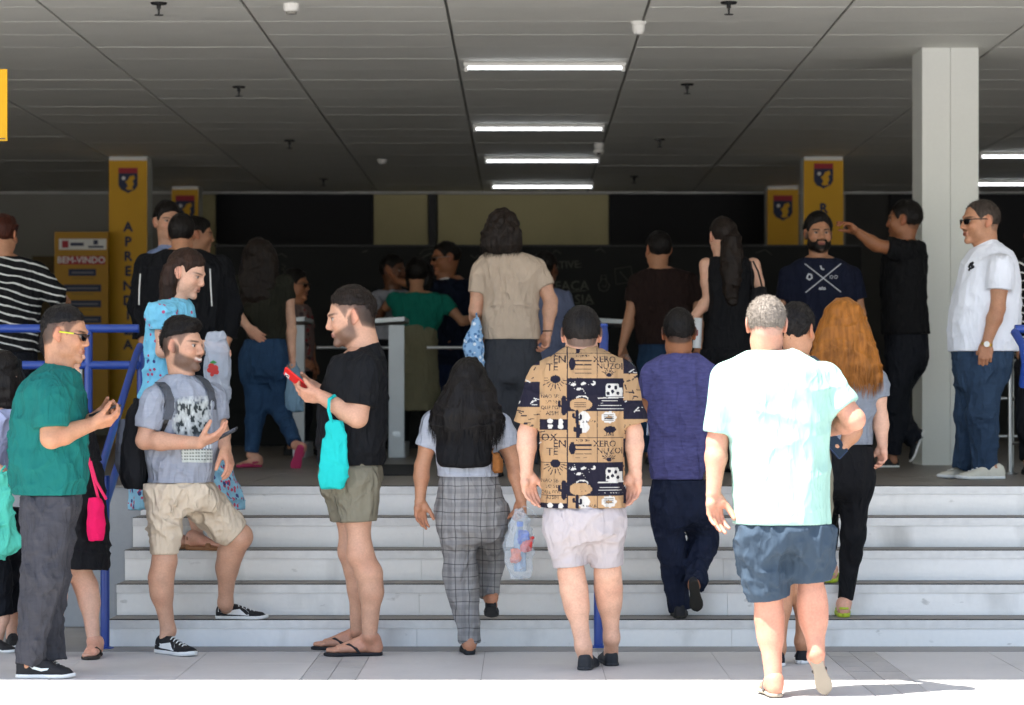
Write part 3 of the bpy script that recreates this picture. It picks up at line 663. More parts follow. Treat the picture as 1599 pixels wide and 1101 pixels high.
# ---------------------------------------------------------------- the cotton print, drawn into an array and put on the shirt as a colour attribute
def shirt_print():
    res=420; w_,h_=.62,.402; Wd,Hd=int(w_*res),int(h_*res)
    tan,navy,wh=np.array(lin('a2825f')),np.array(lin('1a1826')),np.array(lin('bdb9b2'))
    im=np.tile(tan,(Hd,Wd,1)).astype(float); yy,xx=np.mgrid[0:Hd,0:Wd]; X=xx/res-w_/2; Z=yy/res
    def rect(x0,x1,z0,z1,c): im[(X>=x0)&(X<x1)&(Z>=z0)&(Z<z1)]=c
    def ellp(x,z,a,b,c,lim=None): m=((X-x)/a)**2+((Z-z)/b)**2<1; im[m if lim is None else m&lim]=c
    def line(x0,z0,x1,z1,r,c):
        dx,dz=x1-x0,z1-z0; t=np.clip(((X-x0)*dx+(Z-z0)*dz)/(dx*dx+dz*dz+1e-9),0,1); im[(X-x0-t*dx)**2+(Z-z0-t*dz)**2<r*r]=c
    def text(s,x,z,size,c):
        v,f=text_mesh(s,1.0); v=v[:,:2]*size+np.array([x,z])
        for t in f:
            p=v[t]; i0=np.floor((p[:,0].min()+w_/2)*res).astype(int)-1; i1=int((p[:,0].max()+w_/2)*res)+2; j0=int(p[:,1].min()*res)-1; j1=int(p[:,1].max()*res)+2
            i0,j0=max(i0,0),max(j0,0)
            gx,gz=X[j0:j1,i0:i1],Z[j0:j1,i0:i1]
            if gx.size==0: continue
            a,b,c_=p; den=(b[1]-c_[1])*(a[0]-c_[0])+(c_[0]-b[0])*(a[1]-c_[1])
            if abs(den)<1e-12: continue
            l1=((b[1]-c_[1])*(gx-c_[0])+(c_[0]-b[0])*(gz-c_[1]))/den; l2=((c_[1]-a[1])*(gx-c_[0])+(a[0]-c_[0])*(gz-c_[1]))/den
            m=(l1>=-.03)&(l2>=-.03)&(l1+l2<=1.03); im[j0:j1,i0:i1][m]=c
    def scene(x0,x1,z0,z1):      # night sea with an island and a pale figure
        rect(x0,x1,z0,z1,navy); w2,h2=x1-x0,z1-z0; L=(X>=x0)&(X<x1)&(Z>=z0)&(Z<z1)
        for a,b in ((.1,.82),(.28,.85),(.2,.68)): ellp(x0+a*w2,z0+b*h2,.011,.006,wh,L); ellp(x0+a*w2-.006,z0+b*h2-.003,.008,.005,wh,L)
        ellp(x0+.45*w2,z0+.86*h2,.011,.011,wh,L); ellp(x0+.43*w2,z0+.89*h2,.009,.009,navy,L)
        for i in range(14): ellp(x0+rng.random()*w2*.5,z0+(.55+.42*rng.random())*h2,.0018,.0018,wh,L)
        ellp(x0+.25*w2,z0+.38*h2,.03,.016,wh,L); ellp(x0+.25*w2,z0+.36*h2,.026,.013,navy,L); ellp(x0+.22*w2,z0+.2*h2,.055,.03,tan,L)
        for i in range(3): line(x0+.12*w2,z0+(.14+.06*i)*h2,x0+.32*w2,z0+(.14+.06*i)*h2,.0012,navy)
        ellp(x0+.8*w2,z0+.72*h2,.033,.032,wh,L); rect(x0+.68*w2,x1-.004,z0+.45*h2,z0+.72*h2,wh)
        for a,b in ((.74,.75),(.86,.72),(.8,.6),(.72,.55),(.9,.55)): ellp(x0+a*w2,z0+b*h2,.008,.009,navy,L)
        line(x0+.66*w2,z0+.88*h2,x1,z0+.9*h2,.006,navy); line(x0+.55*w2,z0+.4*h2,x1,z0+.42*h2,.003,wh)
        for i in range(4): line(x0+(.52+.03*i)*w2,z0+(.08+.08*i)*h2,x1-.01*i,z0+(.08+.08*i)*h2,.0012,wh)
    def sun(x,z,r,up=1):
        ellp(x,z,r,r*.8,navy)
        for k in range(9):
            a=math.pi*(k+.5)/9; line(x+math.cos(a)*r*1.3,z-up*math.sin(a)*r*1.1,x+math.cos(a)*r*(2.2+.6*(k%2)),z-up*math.sin(a)*r*(1.9+.5*(k%2)),.0017,navy)
    def cactus(x,z,c,s=1):
        line(x,z,x,z+.06*s,.009*s,c); line(x-.018*s,z+.03*s,x-.018*s,z+.045*s,.006*s,c); line(x+.018*s,z+.02*s,x+.018*s,z+.04*s,.006*s,c); line(x-.018*s,z+.03*s,x,z+.024*s,.005*s,c); line(x+.018*s,z+.02*s,x,z+.016*s,.005*s,c)
    def tile(ox):
        # z from the hem up: plate row, scene row, text row, moon row
        rect(ox-.07,ox-.067,0,h_,navy)
        scene(ox-.065,ox+.2,.060,.215)
        for z in (.058,.216,.335): rect(ox-.2,ox+.2,z,z+.0022,navy)
        rect(ox+.072,ox+.0745,.215,h_,navy); rect(ox+.072,ox+.0745,0,.06,navy)
        text('XERO',ox+.11,.305,.042,navy); text('NUZOI',ox+.135,.272,.040,navy); sun(ox+.13,.232,.013,-1)
        for i in range(4): line(ox-.03,.24+.02*i,ox+.045,.24+.02*i,.0016 if i<3 else .003,navy)
        text('A SOMBRA',ox+.005,.322,.014,navy); ellp(ox-.045,.285,.016,.03,navy)
        # moon and cactus, cloud of words, upper band
        ellp(ox+.01,.385,.026,.026,wh); ellp(ox+.01,.385-h_,.026,.026,wh)
        for zz in (0,-h_):
            cactus(ox-.018,.342+zz,navy,.9); 
        ellp(ox+.01,.03,.028,.028,wh); cactus(ox-.022,.004,navy,.9); text('A XODE',ox+.035,.008,.018,navy)
        for k in range(9): ellp(ox+.13+.026*math.cos(k*.7),.03+.018*math.sin(k*.7),.011,.011,wh)
        for k in range(4): line(ox+.108,.016+.009*k,ox+.152,.016+.009*k,.0016,navy)
        ellp(ox+.135,.375,.03,.016,navy); text('LIVRE',ox+.13,.35,.02,navy)
        # left column
        text('OX',ox-.155,.335,.05,navy); text('EN',ox-.105,.305,.05,navy); text('TE',ox-.14,.268,.05,navy)
        sun(ox-.125,.212,.024); 
        for i,s in enumerate(('NAO SEI','SO SEI','QUE FOI','ASSIM')): text(s,ox-.15+.01*(i%2),.13-.027*i,.023,navy)
        cactus(ox-.085,.05,navy,1.2); rect(ox-.2,ox-.07,0,.022,navy); ellp(ox-.15,.012,.014,.012,wh); ellp(ox-.1,.01,.012,.014,wh)
        rect(ox-.2,ox-.07,.372,h_,navy); ellp(ox-.15,.39,.012,.012,wh); ellp(ox-.1,.388,.014,.012,wh)
    tile(0.0)
    rect(.2,w_/2,.02,.11,navy); rect(.2,w_/2,.24,.33,navy)
    rect(-w_/2,-.2,.08,.2,navy); rect(-w_/2,-.2,.28,.35,navy)
    for i in range(60):
        x=rng.choice([-1,1])*(.205+.09*rng.random()); z=rng.random()*h_; dk=im[min(int(z*res),Hd-1),min(int((x+w_/2)*res),Wd-1)][0]<.1
        line(x,z,x+.02*rng.normal(),z+.012*rng.normal(),.0025,wh if dk else navy)
    return im,res,w_,h_
PEOPLE=[]
def grow(sl,g): return [(r[0],r[1],r[2],max(r[3]+g,.02),max(r[4]+g,.02)) for r in sl]
def footprims(heel,toe,up,L=None,bare=True):
    pass
class Foot:   # frame on the sole: l along the toe, s sideways, t up
    def __init__(s,heel,toe,up):
        s.o=np.array(heel,float); d=np.array(toe,float)-s.o; s.L=np.linalg.norm(d); s.l=d/s.L; u=np.array(up,float); s.t=unit(u-s.l*(u@s.l)); s.s=np.cross(s.l,s.t)
    def P(s,l,q,t): return s.o+s.l*l*s.L+s.s*q*s.L+s.t*t*s.L
    def loc(s,X,Y,Z):
        x=X-s.o[0];y=Y-s.o[1];z=Z-s.o[2]; g=lambda a:(x*a[0]+y*a[1]+z*a[2])/s.L
        return g(s.l),g(s.s),g(s.t)
    W0=([-.01,0,.06,.2,.4,.55,.7,.82,.92,.98,1.01],[0,.075,.115,.13,.125,.145,.175,.17,.13,.07,0])
    def slab(s,t0,t1,gr=0,l0=-1,l1=2,rise=0):
        def f(X,Y,Z):
            l,q,t=s.loc(X,Y,Z); w=np.interp(l,*s.W0)+gr
            t=t-rise*np.maximum(l-.72,0)**2
            d=smax(np.abs(q)-w,np.abs(t-(t0+t1)/2)-(t1-t0)/2,.03); d=np.maximum(d,np.maximum(l0-l,l-l1))
            return np.maximum(d,np.maximum(-.012-gr-l,l-1.012-gr))*s.L
        return s.prim(f)
    def prim(s,f,k=.006):
        c=[s.P(a,b,t) for a in (-.1,1.1) for b in (-.25,.25) for t in (-.1,.55)]
        return Prim(f,np.min(c,0),np.max(c,0),k)
    def upper(s,prof,t0=.03,gr=0,n=2.6,l0=-1,l1=2):
        def f(X,Y,Z):
            l,q,t=s.loc(X,Y,Z); w=np.maximum(np.interp(l,*s.W0)+gr,.01); h=np.interp(l,*prof)
            a=(np.abs(q/w)**n+np.abs(np.maximum(t-t0,0)/np.maximum(h-t0,.02))**n)**(1/n)
            d=(a-1)*np.minimum(w,np.maximum(h-t0,.02)); d=np.maximum(d,t0-t)
            d=np.maximum(d,np.maximum(-.004-gr-l,l-1.0-gr)); d=np.maximum(d,np.maximum(l0-l,l-l1))
            return d*s.L
        return s.prim(f)
    def bare(s,t0=.0):
        r=s.L/.26; P=[rc(s.P(.1,0,t0+.09),s.P(.16,0,t0+.2),.031*r,.034*r,.02),rc(s.P(.12,0,t0+.08),s.P(.42,.02,t0+.12),.03*r,.027*r,.02),
          rc(s.P(.25,0,t0+.22),s.P(.62,.02,t0+.09),.03*r,.022*r,.02),rc(s.P(.35,-.05,t0+.08),s.P(.7,-.08,t0+.065),.022*r,.017*r,.015),rc(s.P(.5,.06,t0+.08),s.P(.74,.07,t0+.068),.022*r,.018*r,.015)]
        for i,(q,l) in enumerate(((.095,.97),(.04,.985),(-.005,.95),(-.05,.915),(-.09,.87))):
            R=(.0125,.0092,.0088,.0084,.008)[i]*r; P.append(rc(s.P(l-.24,q*.9,t0+.055),s.P(l-.04,q,t0+.03),R*1.05,R,.005))
        return P
SHOEP0=([0,.03,.1,.3,.38,.5,.7,.9,1.0],[.2,.27,.31,.30,.29,.25,.17,.13,.06])
LOWP=([0,.1,.25,.34,.45,.6,.8,1.0],[.2,.24,.16,.13,.2,.2,.15,.06])
def put(name,vf,mat,par,org,col=None,smooth=True):
    v,f=vf; return link(name,npmesh(name,v-org,f,col,smooth),mat,par)
def wear_shoe(par,org,F,o,h):
    SHOEP=(SHOEP0[0],[q*o.get('tall',1) for q in SHOEP0[1]])
    k=o['type']; m=o['mat']
    if k in('sneaker','shoe'):
        u=put('shoe',surf([F.upper(SHOEP,.05)],h,folds=.0015,fs=3),m,par,org)
        s=put('sole',surf([F.slab(-.0,.075 if k=='sneaker' else .06,.012,rise=.25)],h),o['sole'],u,org)
        if o.get('toecap'): put('toe_cap',surf([F.upper(([0,.75,.9,1.02],[.05,.05,.145,.08]),.06,.006,l0=.8)],h),o['sole'],u,org)
        lm=o.get('lace')
        if lm:
            b=MB()
            for i in range(5):
                l=.42+.075*i; t=np.interp(l,*SHOEP)+.012
                b.tube([tuple(F.P(l,-.075,t-.045)-org),tuple(F.P(l+.01,-.03,t-.002)-org),tuple(F.P(l+.02,.03,t-.002)-org),tuple(F.P(l+.03,.075,t-.045)-org)],.0035,5)
            b.build('laces',lm,u)['kind']='stuff'
        if o.get('swoosh'):
            for sd in (-1,1):
                b=MB(); pts=o['swoosh']; 
                wd=lambda l,t:(max(np.interp(l,*F.W0),.02)*max(1-(abs(t-.05)/max(np.interp(l,*SHOEP)-.05,.05))**2.6,.02)**(1/2.6)+.007)
                top=[F.P(l,sd*wd(l,t),t)-org for l,t in pts[0]]; bot=[F.P(l,sd*wd(l,t),t)-org for l,t in pts[1]]
                for i in range(len(top)-1): b.quad(tuple(top[i]),tuple(top[i+1]),tuple(bot[i+1]),tuple(bot[i]))
                b.build('side_stripe',o['sole'] if not o.get('swm') else o['swm'],u,True)
    elif k=='flipflop':
        s=put('sandal_sole',surf([F.slab(-.0,.065,.012)],h),m,par,org)
        b=MB(); n=np.array([F.P(.76,.02,.07)]); 
        for sd in (-1,1):
            pts=[F.P(.77,.018,.075),F.P(.70,.02+.03*sd,.165),F.P(.58,.09*sd,.205),F.P(.45,.135*sd,.13),F.P(.40,.142*sd,.06)]
            pts=[tuple(p-org) for p in pts]; b.tube(pts,[.004,.006,.0075,.0075,.006],7)
        b.build('strap',o.get('strap',m),s,True)['kind']='stuff'
    elif k=='sandal':
        s=put('sandal_sole',surf([F.slab(-.0,.1,.01)],h),m,par,org)
        for l0,l1,hh in ((.58,.72,LOWP),(.02,.14,SHOEP)):
            put('strap',surf([F.upper(([0,.1,.25,.34,.45,.6,.8,1],[.3,.34,.33,.32,.29,.235,.18,.1]),.05,.016,l0=l0,l1=l1)],h),o.get('strap',m),s,org)
        b=MB(); b.tube([tuple(F.P(.1,q,t)-org) for q,t in ((-.15,.24),(-.155,.3),(0,.36),(.155,.3),(.15,.24))],.006,6); b.build('strap',m,s,True)
    elif k=='clog':
        s=put('clog',surf([F.slab(-.0,.1,.018),F.upper(LOWP,.05,.014,l0=.4)],h),m,par,org)
        b=MB(); b.tube([tuple(F.P(l,q,t)-org) for l,q,t in ((.45,-.14,.16),(.2,-.14,.2),(.0,-.07,.2),(-.02,0,.2),(.0,.07,.2),(.2,.14,.2),(.45,.14,.16))],.008,7); b.build('strap',m,s,True)
def person(label,d,sk,hd,torso,arms,legs,shirt=None,bottom=None,res=1.0,group=None,fs=1.0,extra=None,torso_d=0,neck=None,cat='person',skirt=None,seed=0):
    """a person placed at distance d; joints are given as photo pixels plus a depth offset in metres"""
    J=lambda p:W(p[0],p[1],d+(p[2] if len(p)>2 else 0)); px=d/FPX
    def rows(T): return [(W(0,r[0],d)[2],W((r[1]+r[2])/2,0,d)[0],d-CD+torso_d+(r[4] if len(r)>4 else 0),(r[2]-r[1])/2*px,r[3]) for r in T]
    TR=rows(torso); basecol=np.array(lin(SK[sk])); hc=.008*res
    hj=J((*hd['c'],hd.get('dy',0))); H=hd['H']*px; nb=J((*(neck or (hd['c'][0],torso[0][0]+8)),hd.get('ndy',hd.get('dy',0)*.5)))
    org=np.array([np.mean([r[1] for r in TR]),d-CD,0.]); 
    feet=[]
    for L in legs:
        if 'foot' in L:
            he,to=J(L['foot'][0]),J(L['foot'][1]); up=L['foot'][2] if len(L['foot'])>2 else (0,0,1); feet.append(Foot(he,to,up)); L['F']=feet[-1]
    org[2]=min([F.o[2] for F in feet]) if feet else .8
    parts=[];cols=[]
    SR=rows(shirt['sl']) if shirt and 'sl' in shirt else TR; zh=min(r_[0] for r_ in SR)
    if shirt and shirt.get('hemv'): zh=W(0,shirt['hemv'],d)[2]
    # core
    P=[loft([(r_[0],r_[1],r_[2],max(r_[3]-(.028 if r_[0]>zh+.03 else .055),.02),max(r_[4]-(.028 if r_[0]>zh+.03 else .055),.02)) for r_ in TR],k=.04)]
    P.append(rc(nb+np.array([0,0,-.05]),nb-np.array([0,0,.01]),.05,.048,.05))
    for L in legs:
        a,k,n=(J(p) for p in L['p']); sc=L.get('sc',1.); back=np.array(L.get('back',(0,.02,0)))
        c1=k+(n-k)*.24+back*.75; c2=k+(n-k)*.46+back*.8; r=list(L.get('r',(.08,.066,.05,.052,.032)))
        if bottom:
            tl=bottom['len']; tl=tl[legs.index(L)] if isinstance(tl,(list,tuple)) else tl; r[0]*=.72; r[1]*=.76
            if tl>1.3: r[2]*=.72; r[3]*=.72; r[4]*=.85
        P+=chain([a,a+(k-a)*.5,k,c1,c2,n],[q*sc for q in (r[0],r[1],r[2],r[3],r[3]*.88,r[4])],.045)
        if 'F' in L and L.get('shoe',{}).get('type') in('sneaker','shoe'): P.append(rc(n,L['F'].P(.2,0,.2),r[4]*sc,.032*sc,.03))
    inner=loft(SR+[(zh-.05,)+tuple(min(SR,key=lambda r:r[0])[1:])],n=2.25,k=.0)
    def keep(m):
        def post(D,X,Y,Z):
            g=inner.f(X,Y,Z)+m; return np.where((Z>zh-.004)&(Z<zh+.3)&(g<.25),np.maximum(D,g),D).astype(np.float32)
        return post
    v,f=surf(P,hc,post=keep(.026) if shirt else None); parts.append((v,f)); cols.append(np.tile(basecol,(len(v),1)))
    for A in arms:
        s,e,w_=(J(p) for p in A['p']); sc=A.get('sc',1.); fa=unit(w_-e)
        r=A.get('r',(.05,.046,.039,.041,.026)); m=e+(w_-e)*.3
        P=chain([s,s+(e-s)*.5,e,m,w_-fa*.004],[q*sc for q in r],.02)
        Hd=A.get('hand'); h=.0046*res
        if Hd:
            fd=Hd.get('f',fa); P+=hand(w_,fd,Hd['n'],Hd.get('ts',1),Hd.get('sc',1.)*.98,Hd.get('curl',(.3,.36,.42,.48)),Hd.get('thumb',(.5,.25)),fa)
        v,f=surf(P,h); c=np.tile(basecol,(len(v),1)); t=np.clip(((v-w_)@fa)/.1,0,1)[:,None]*.35; c=c*(1-t)+basecol*np.array([1.08,.8,.76])*t
        parts.append((v,f)); cols.append(c)
    for L in legs:
        if 'F' in L and L.get('shoe',{}).get('type') in('flipflop','sandal','clog','bare'):
            F=L['F']; t0={'flipflop':.06,'sandal':.095,'clog':.07,'bare':0}[L['shoe']['type']]; n=J(L['p'][2])
            v,f=surf(F.bare(t0)+[rc(n,F.P(.16,0,t0+.22),L.get('r',(0,0,0,0,.032))[4]*1.02*L.get('sc',1),.034,.03)],.0046*res); parts.append((v,f)); cols.append(np.tile(basecol*np.array([1.02,.92,.9]),(len(v),1)))
    hd=dict(hd); hd['nb']=nb; hd['skin']=sk
    hv,hf,hcol,toW,toL,R,hsc=head(hd,hj,H,.0038*res); parts.append((hv,hf)); cols.append(hcol)
    V,Fc=joinvf(parts)
    body=link('person',npmesh('person',V-org,Fc,np.concatenate(cols)),M_SKIN,None,tuple(org)); tag(body,label,cat,group)
    body['_n']=0; del body['_n']
    # hair
    hk=hd.get('hair','short'); hm=hd.get('hm',H_BLACK)
    if hk!='none':
        vf=[]
        if hk in('short','curly','long','tail'): vf.append(hair(hd,R,hj,.005*res,hk))
        if hd.get('fall'):
            rr=rows(hd['fall']); vf.append(surf([loft(rr,n=2.1,k=.03,cap=.03)],.0065*res,folds=hd.get('ff',.016),fs=1.5,fz=.12,seed=seed+3))
        v,f=joinvf(vf); ho=put('hair',(v,f),hm,body,org)
        N=vnormals(v,f); nbk=hd.get('strands',0 if res>1.3 else 2200)
        if nbk:
            i=rng.integers(0,len(v),nbk)
            if hd.get('fall'): i=i[toL(v[i])[:,1]<-.01]
            vv,nn=v[i],N[i]; nbk=len(i)
            if hd.get('fall'): dr=np.tile(np.array([0,0,-1.]),(nbk,1))+rng.normal(0,.10,(nbk,3)); bl=blades(vv,nn,dr,hd.get('sl',.07),.0024,.07)
            else:
                ctr=hj+R[2]*.06; dr=np.cross(np.cross(nn,vv-ctr),nn)+R[1]*.25/hsc*(.0)+np.array([0,0,-.35])+rng.normal(0,.5,(nbk,3)); bl=blades(vv,nn,dr/np.linalg.norm(dr,axis=1)[:,None],hd.get('sl',.014),.0022,hd.get('lift',.8))
            so_=put('hair_strands',bl,hm,ho,org,None,False); so_['kind']='stuff'
    if hd.get('beard'):
        def post(D,X,Y,Z): return np.maximum(D,np.maximum(Z+.04-.35*np.maximum(.06-Y,0)*(Y<.06),np.maximum(.0-Y,-.0)) .astype(np.float32))
        P=[ell(p_.lo*.5+p_.hi*.5,(p_.hi-p_.lo)*.5+.004,p_.k) for p_ in (ell((0,.022,-.032),(.060,.07,.088),.03),ell((0,.07,-.094),(.024,.02,.02),.025))]+[ell((x*.047,.018,-.066),(.024,.032,.028),.03) for x in (-1,1)]
        def post2(D,X,Y,Z):
            D=np.maximum(D,(Z+.03-.9*np.maximum(.05-Y,0)+0*X).astype(np.float32)); D=np.maximum(D,(.012-Y+0*X+0*Z).astype(np.float32))
            return np.maximum(D,-(np.sqrt((X/1.3)**2+(Y-.1)**2+((Z+.058)/.8)**2)-.022).astype(np.float32))
        v,f=nets(*field(P,.005*res/hsc,post=post2,folds=.003,fs=4,fz=1)); put('beard',(v@R+hj,f),hm,body,org)
    if hd.get('glasses'):
        g=hd['glasses']; go=MB(); fm=g.get('frame',M_FRAME)
        for x in (-1,1): go.tube([tuple(toW(np.array(p))-org) for p in ((x*.06,.091,.012),(x*.074,.07,.014),(x*.084,.0,.012),(x*.085,-.012,.0))],.0024*hsc,6)
        go.tube([tuple(toW(np.array(p))-org) for p in ((-.06,.091,.014),(-.03,.103,.016),(-.009,.106,.01),(.009,.106,.01),(.03,.103,.016),(.06,.091,.014))],.0026*hsc,6)
        fr=go.build('glasses_frame',fm,body,True)
        for x in (-1,1):
            pts=[(x*(.034+.025*a),.1005-.008*abs(a) if a*1>0 else .1035,.0035+.0165*b) for a,b in ((-1,.6),(-.6,.9),(.6,.9),(1,.55),(.85,-.5),(.4,-1),(-.4,-1),(-.9,-.4))]
            b=MB(); n=len(pts); b.v=[tuple(toW(np.array(p))-org) for p in pts]+[tuple(toW(np.array((p[0],p[1]-.002,p[2])))-org) for p in pts]
            b.f=[tuple(range(n)),tuple(range(2*n-1,n-1,-1))]+[(k,(k+1)%n,n+(k+1)%n,n+k) for k in range(n)]; b.build('lens',g.get('lens',M_LENS),fr)
        if g.get('arm'):
            b=MB(); x=g['arm'][0]; b.tube([tuple(toW(np.array(p))-org) for p in ((x*.0775,.062,.014),(x*.0855,.0,.012))],.0032*hsc,6); b.build('temple_tip',g['arm'][1],fr)
    info=dict(body=body,org=org,J=J,px=px,TR=TR,toW=toW,hsc=hsc,R=R,hj=hj)
    # shirt
    if shirt:
        SR=[(r_[0],r_[1],r_[2],r_[3]*.985-.003,r_[4]-.006) for r_ in SR]; low=min(SR,key=lambda r:r[0]); P=[loft(SR+[(low[0]-.03,)+tuple(low[1:])],n=shirt.get('n',2.3),k=.03,cap=shirt.get('cap',.01))]; hh=shirt.get('h',.0062)*res; calm=[]
        for A,sv in zip(arms,shirt.get('sleeves',())):
            if not sv: continue
            s,e,w_=(J(p) for p in A['p']); t,r0,r1=sv[:3]
            if t<=1:
                q=s+(e-s)*t; calm.append((q,unit(e-s),.12,.05)); P.append(clip(rc(s,s+(e-s)*(t+.15),r0,r1,.035),q,e-s))
            else:
                q=e+(w_-e)*(t-1); P.append(rc(s,e,r0,(r0+r1)*.5,.035)); P.append(clip(rc(e,q+(w_-e)*.1,(r0+r1)*.5,r1,.02),q,w_-e))
        P=[P[0]]+P[1:]
        cuts=[((low[1],low[2],zh),shirt.get('hemn',(0,0,-1)))]
        # neck opening
        nk=shirt.get('nk',.064)*hd.get('nk',1); ax_=unit(hj-nb+np.array([0,0,.03])); top=nb+ax_*shirt.get('co',.012); calm.append((top,None,.09,.13))
        P_=[clip(p,top,ax_) if i==0 else p for i,p in enumerate(P)]
        vf=surf(P_,hh,folds=shirt.get('folds',.018),fs=shirt.get('fs',1.)*fs,fz=shirt.get('fz',.45),seed=seed,cuts=cuts,calm=calm)
        col=shirt['paint'](vf[0],vnormals(*vf)) if shirt.get('paint') else None
        so2=put(shirt.get('name','shirt'),vf,shirt['mat'],body,org,col); info['shirt']=so2; info['shirtvf']=vf
        if shirt.get('collar','crew')=='crew' and res<1.2:
            t1,t2=unit(np.cross(ax_,(0,1,.1))),None; t2=np.cross(ax_,t1); b=MB(); c0=nb+ax_*(shirt.get('co',.012)-.004)
            b.tube([tuple(c0+t1*math.cos(q)*nk+t2*math.sin(q)*nk*1.05-org+np.array([0,0,.012*math.sin(q*1)*0])) for q in np.linspace(0,2*math.pi,25)],.0075,6,False); b.build('collar',shirt.get('cm',shirt['mat']),so2,True)
        elif shirt.get('collar')=='polo':
            t1=unit(np.cross(ax_,(0,1,.1)));t2=np.cross(ax_,t1); b=MB(); n=28
            ring=lambda r,hgt:[tuple(nb+ax_*hgt+t1*math.cos(q)*r+t2*math.sin(q)*r*1.05-org) for q in np.linspace(0,2*math.pi,n+1)]
            R0,R1,R2=ring(nk*1.02,.0),ring(nk*.95,.04),ring(nk*1.32,.004)
            for k in range(n): b.quad(R0[k],R0[k+1],R1[k+1],R1[k]); b.quad(R1[k],R1[k+1],R2[k+1],R2[k])
            b.build('collar',shirt.get('cm',shirt['mat']),so2,True)
    if bottom:
        BR=[(r_[0],r_[1],r_[2],r_[3]-.011,r_[4]-.011) for r_ in rows(bottom['sl'])]; P=[loft(BR,n=2.2,k=.035,cap=.06)]; t=bottom['len']; r=bottom['r']
        for i,L in enumerate(legs):
            a,k,n=(J(p) for p in L['p']); back=np.array(L.get('back',(0,.02,0))); tt=t[i] if isinstance(t,(list,tuple)) else t; ri=[q_*.93 for q_ in (r[i] if isinstance(r[0],(list,tuple)) else r)]
            if tt<=1:
                q=a+(k-a)*tt; pr=[rc(a,a+(k-a)*tt*.5,ri[0],(ri[0]+ri[1])*.5,.055),clip(rc(a+(k-a)*tt*.5,a+(k-a)*(tt+.12),(ri[0]+ri[1])*.5,ri[1],.02),q,L.get('hemn',k-a))]
            else:
                q=k+(n-k)*(tt-1); c1=k+(n-k)*.3*(tt-1)+back*.7; pr=[rc(a,k,ri[0],ri[1],.06),rc(k,c1,ri[1],ri[2],.03),clip(rc(c1,q+(n-k)*.06,ri[2],ri[3],.03),q,n-k)]
            P+=pr
        calm=[]
        for i,L in enumerate(legs):
            a,k,n=(J(p) for p in L['p']); tt=t[i] if isinstance(t,(list,tuple)) else t
            if tt<=1: calm.append((a+(k-a)*tt,unit(k-a),.15,.05))
        vf=surf(P,bottom.get('h',.0075)*res,folds=bottom.get('folds',.014),fs=bottom.get('fs',1.1)*fs,fz=bottom.get('fz',.8),seed=seed+11,calm=calm,post=keep(.012) if shirt and not bottom.get('tuck') else None)
        info['bottom']=put(bottom.get('name','trousers'),vf,bottom['mat'],body,org)
    if skirt:
        vf=surf([loft(rows(skirt['sl']),n=2.1,k=.03,cap=.008)],.008*res,folds=skirt.get('folds',.02),fs=.9,fz=.12,seed=seed+5); info['skirt']=put(skirt.get('name','skirt'),vf,skirt['mat'],body,org)
    for L in legs:
        if 'F' in L and L.get('shoe'): 
            if L['shoe']['type']!='bare': wear_shoe(body,org,L['F'],L['shoe'],.0046*res)
    PEOPLE.append(info); return info
def overpart(info,name,prims,mat,h=.006,parent=None,folds=0,fs=1,col=None,**k):
    """a further worn piece: prims in world space"""
    vf=surf(prims,h,folds=folds,fs=fs,**k); return put(name,vf,mat,parent or info['body'],info['org'],col)
# ---------------------------------------------------------------- people
def G(d,u,dy=0,z=0): return (u,VV+(EYE-z)*FPX/(d+dy),dy)
Z1,Z2,Z3,Z4,ZP=.14,.305,.47,.635,.801
C=lambda n,c,**k: fabric(n,c,**k)
M_SOLEW=plain('sole_white','d9d9d6',.5); M_SOLEB=plain('sole_black','17171a',.7); M_SHOEB=plain('shoe_black','141417',.75,var=.15,vs=30)
M_RUB=plain('rubber_grey','3a3a3c',.8); M_LACE=plain('lace_white','dcdcd8',.8)
DENIM=lambda n,c,**k: fabric(n,c,heather=.1,wr=.007,var=.2,**k)
def phone(name_label,c,f,n,mat,sz=(.075,.155,.009),screen=None,cat='phone',name='phone',extra=None):
    c=np.array(c);f=unit(f);n=np.array(n,float);n=unit(n-f*(n@f));s=np.cross(f,n); a,b,t=(q/2 for q in sz)
    q=MB(); 
    def ring(k,i): return [tuple(s*x+f*y+n*k) for x,y in ((-a+.008-i,-b+i),(a-.008-i*0,-b+i),(a-i,-b+.008),(a-i,b-.008),(a-.008,b-i),(-a+.008,b-i),(-a+i,b-.008),(-a+i,-b+.008))]
    for k,i in ((-t,.0015),(-t*.6,0),(t*.6,0),(t,.0015)): q.v+=ring(k,i)
    for r in range(3):
        for k in range(8): q.f.append((r*8+k,r*8+(k+1)%8,r*8+8+(k+1)%8,r*8+8+k))
    q.f+=[tuple(range(7,-1,-1)),tuple(range(24,32))]
    o=q.build(name,mat,None,True,tuple(c)); tag(o,name_label,cat)
    g=MB(); g.quad(*[tuple(s*x+f*y+n*(t+.0006)) for x,y in ((-a+.005,-b+.006),(a-.005,-b+.006),(a-.005,b-.006),(-a+.005,b-.006))]); g.build('screen',screen or M_LENS,o)
    if extra:
        e=MB(); e.box(-.014,.014,-.014,.014,0,.002); g2=[]
        e.v=[tuple(s*(x+a*.45)+f*(y+b*.68)-n*(t+z)) for x,y,z in e.v]; e.build('camera_block',extra,o)
        for p in (-.006,.006):
            e=MB().lathe([(.005,0),(.005,.0015)],(0,0,0),10); e.v=[tuple(s*(x+a*.45+p)+f*(y+b*.68+p)-n*(t+.002+z)) for x,y,z in e.v]; e.build('camera_lens',M_LENS,o)
    return o
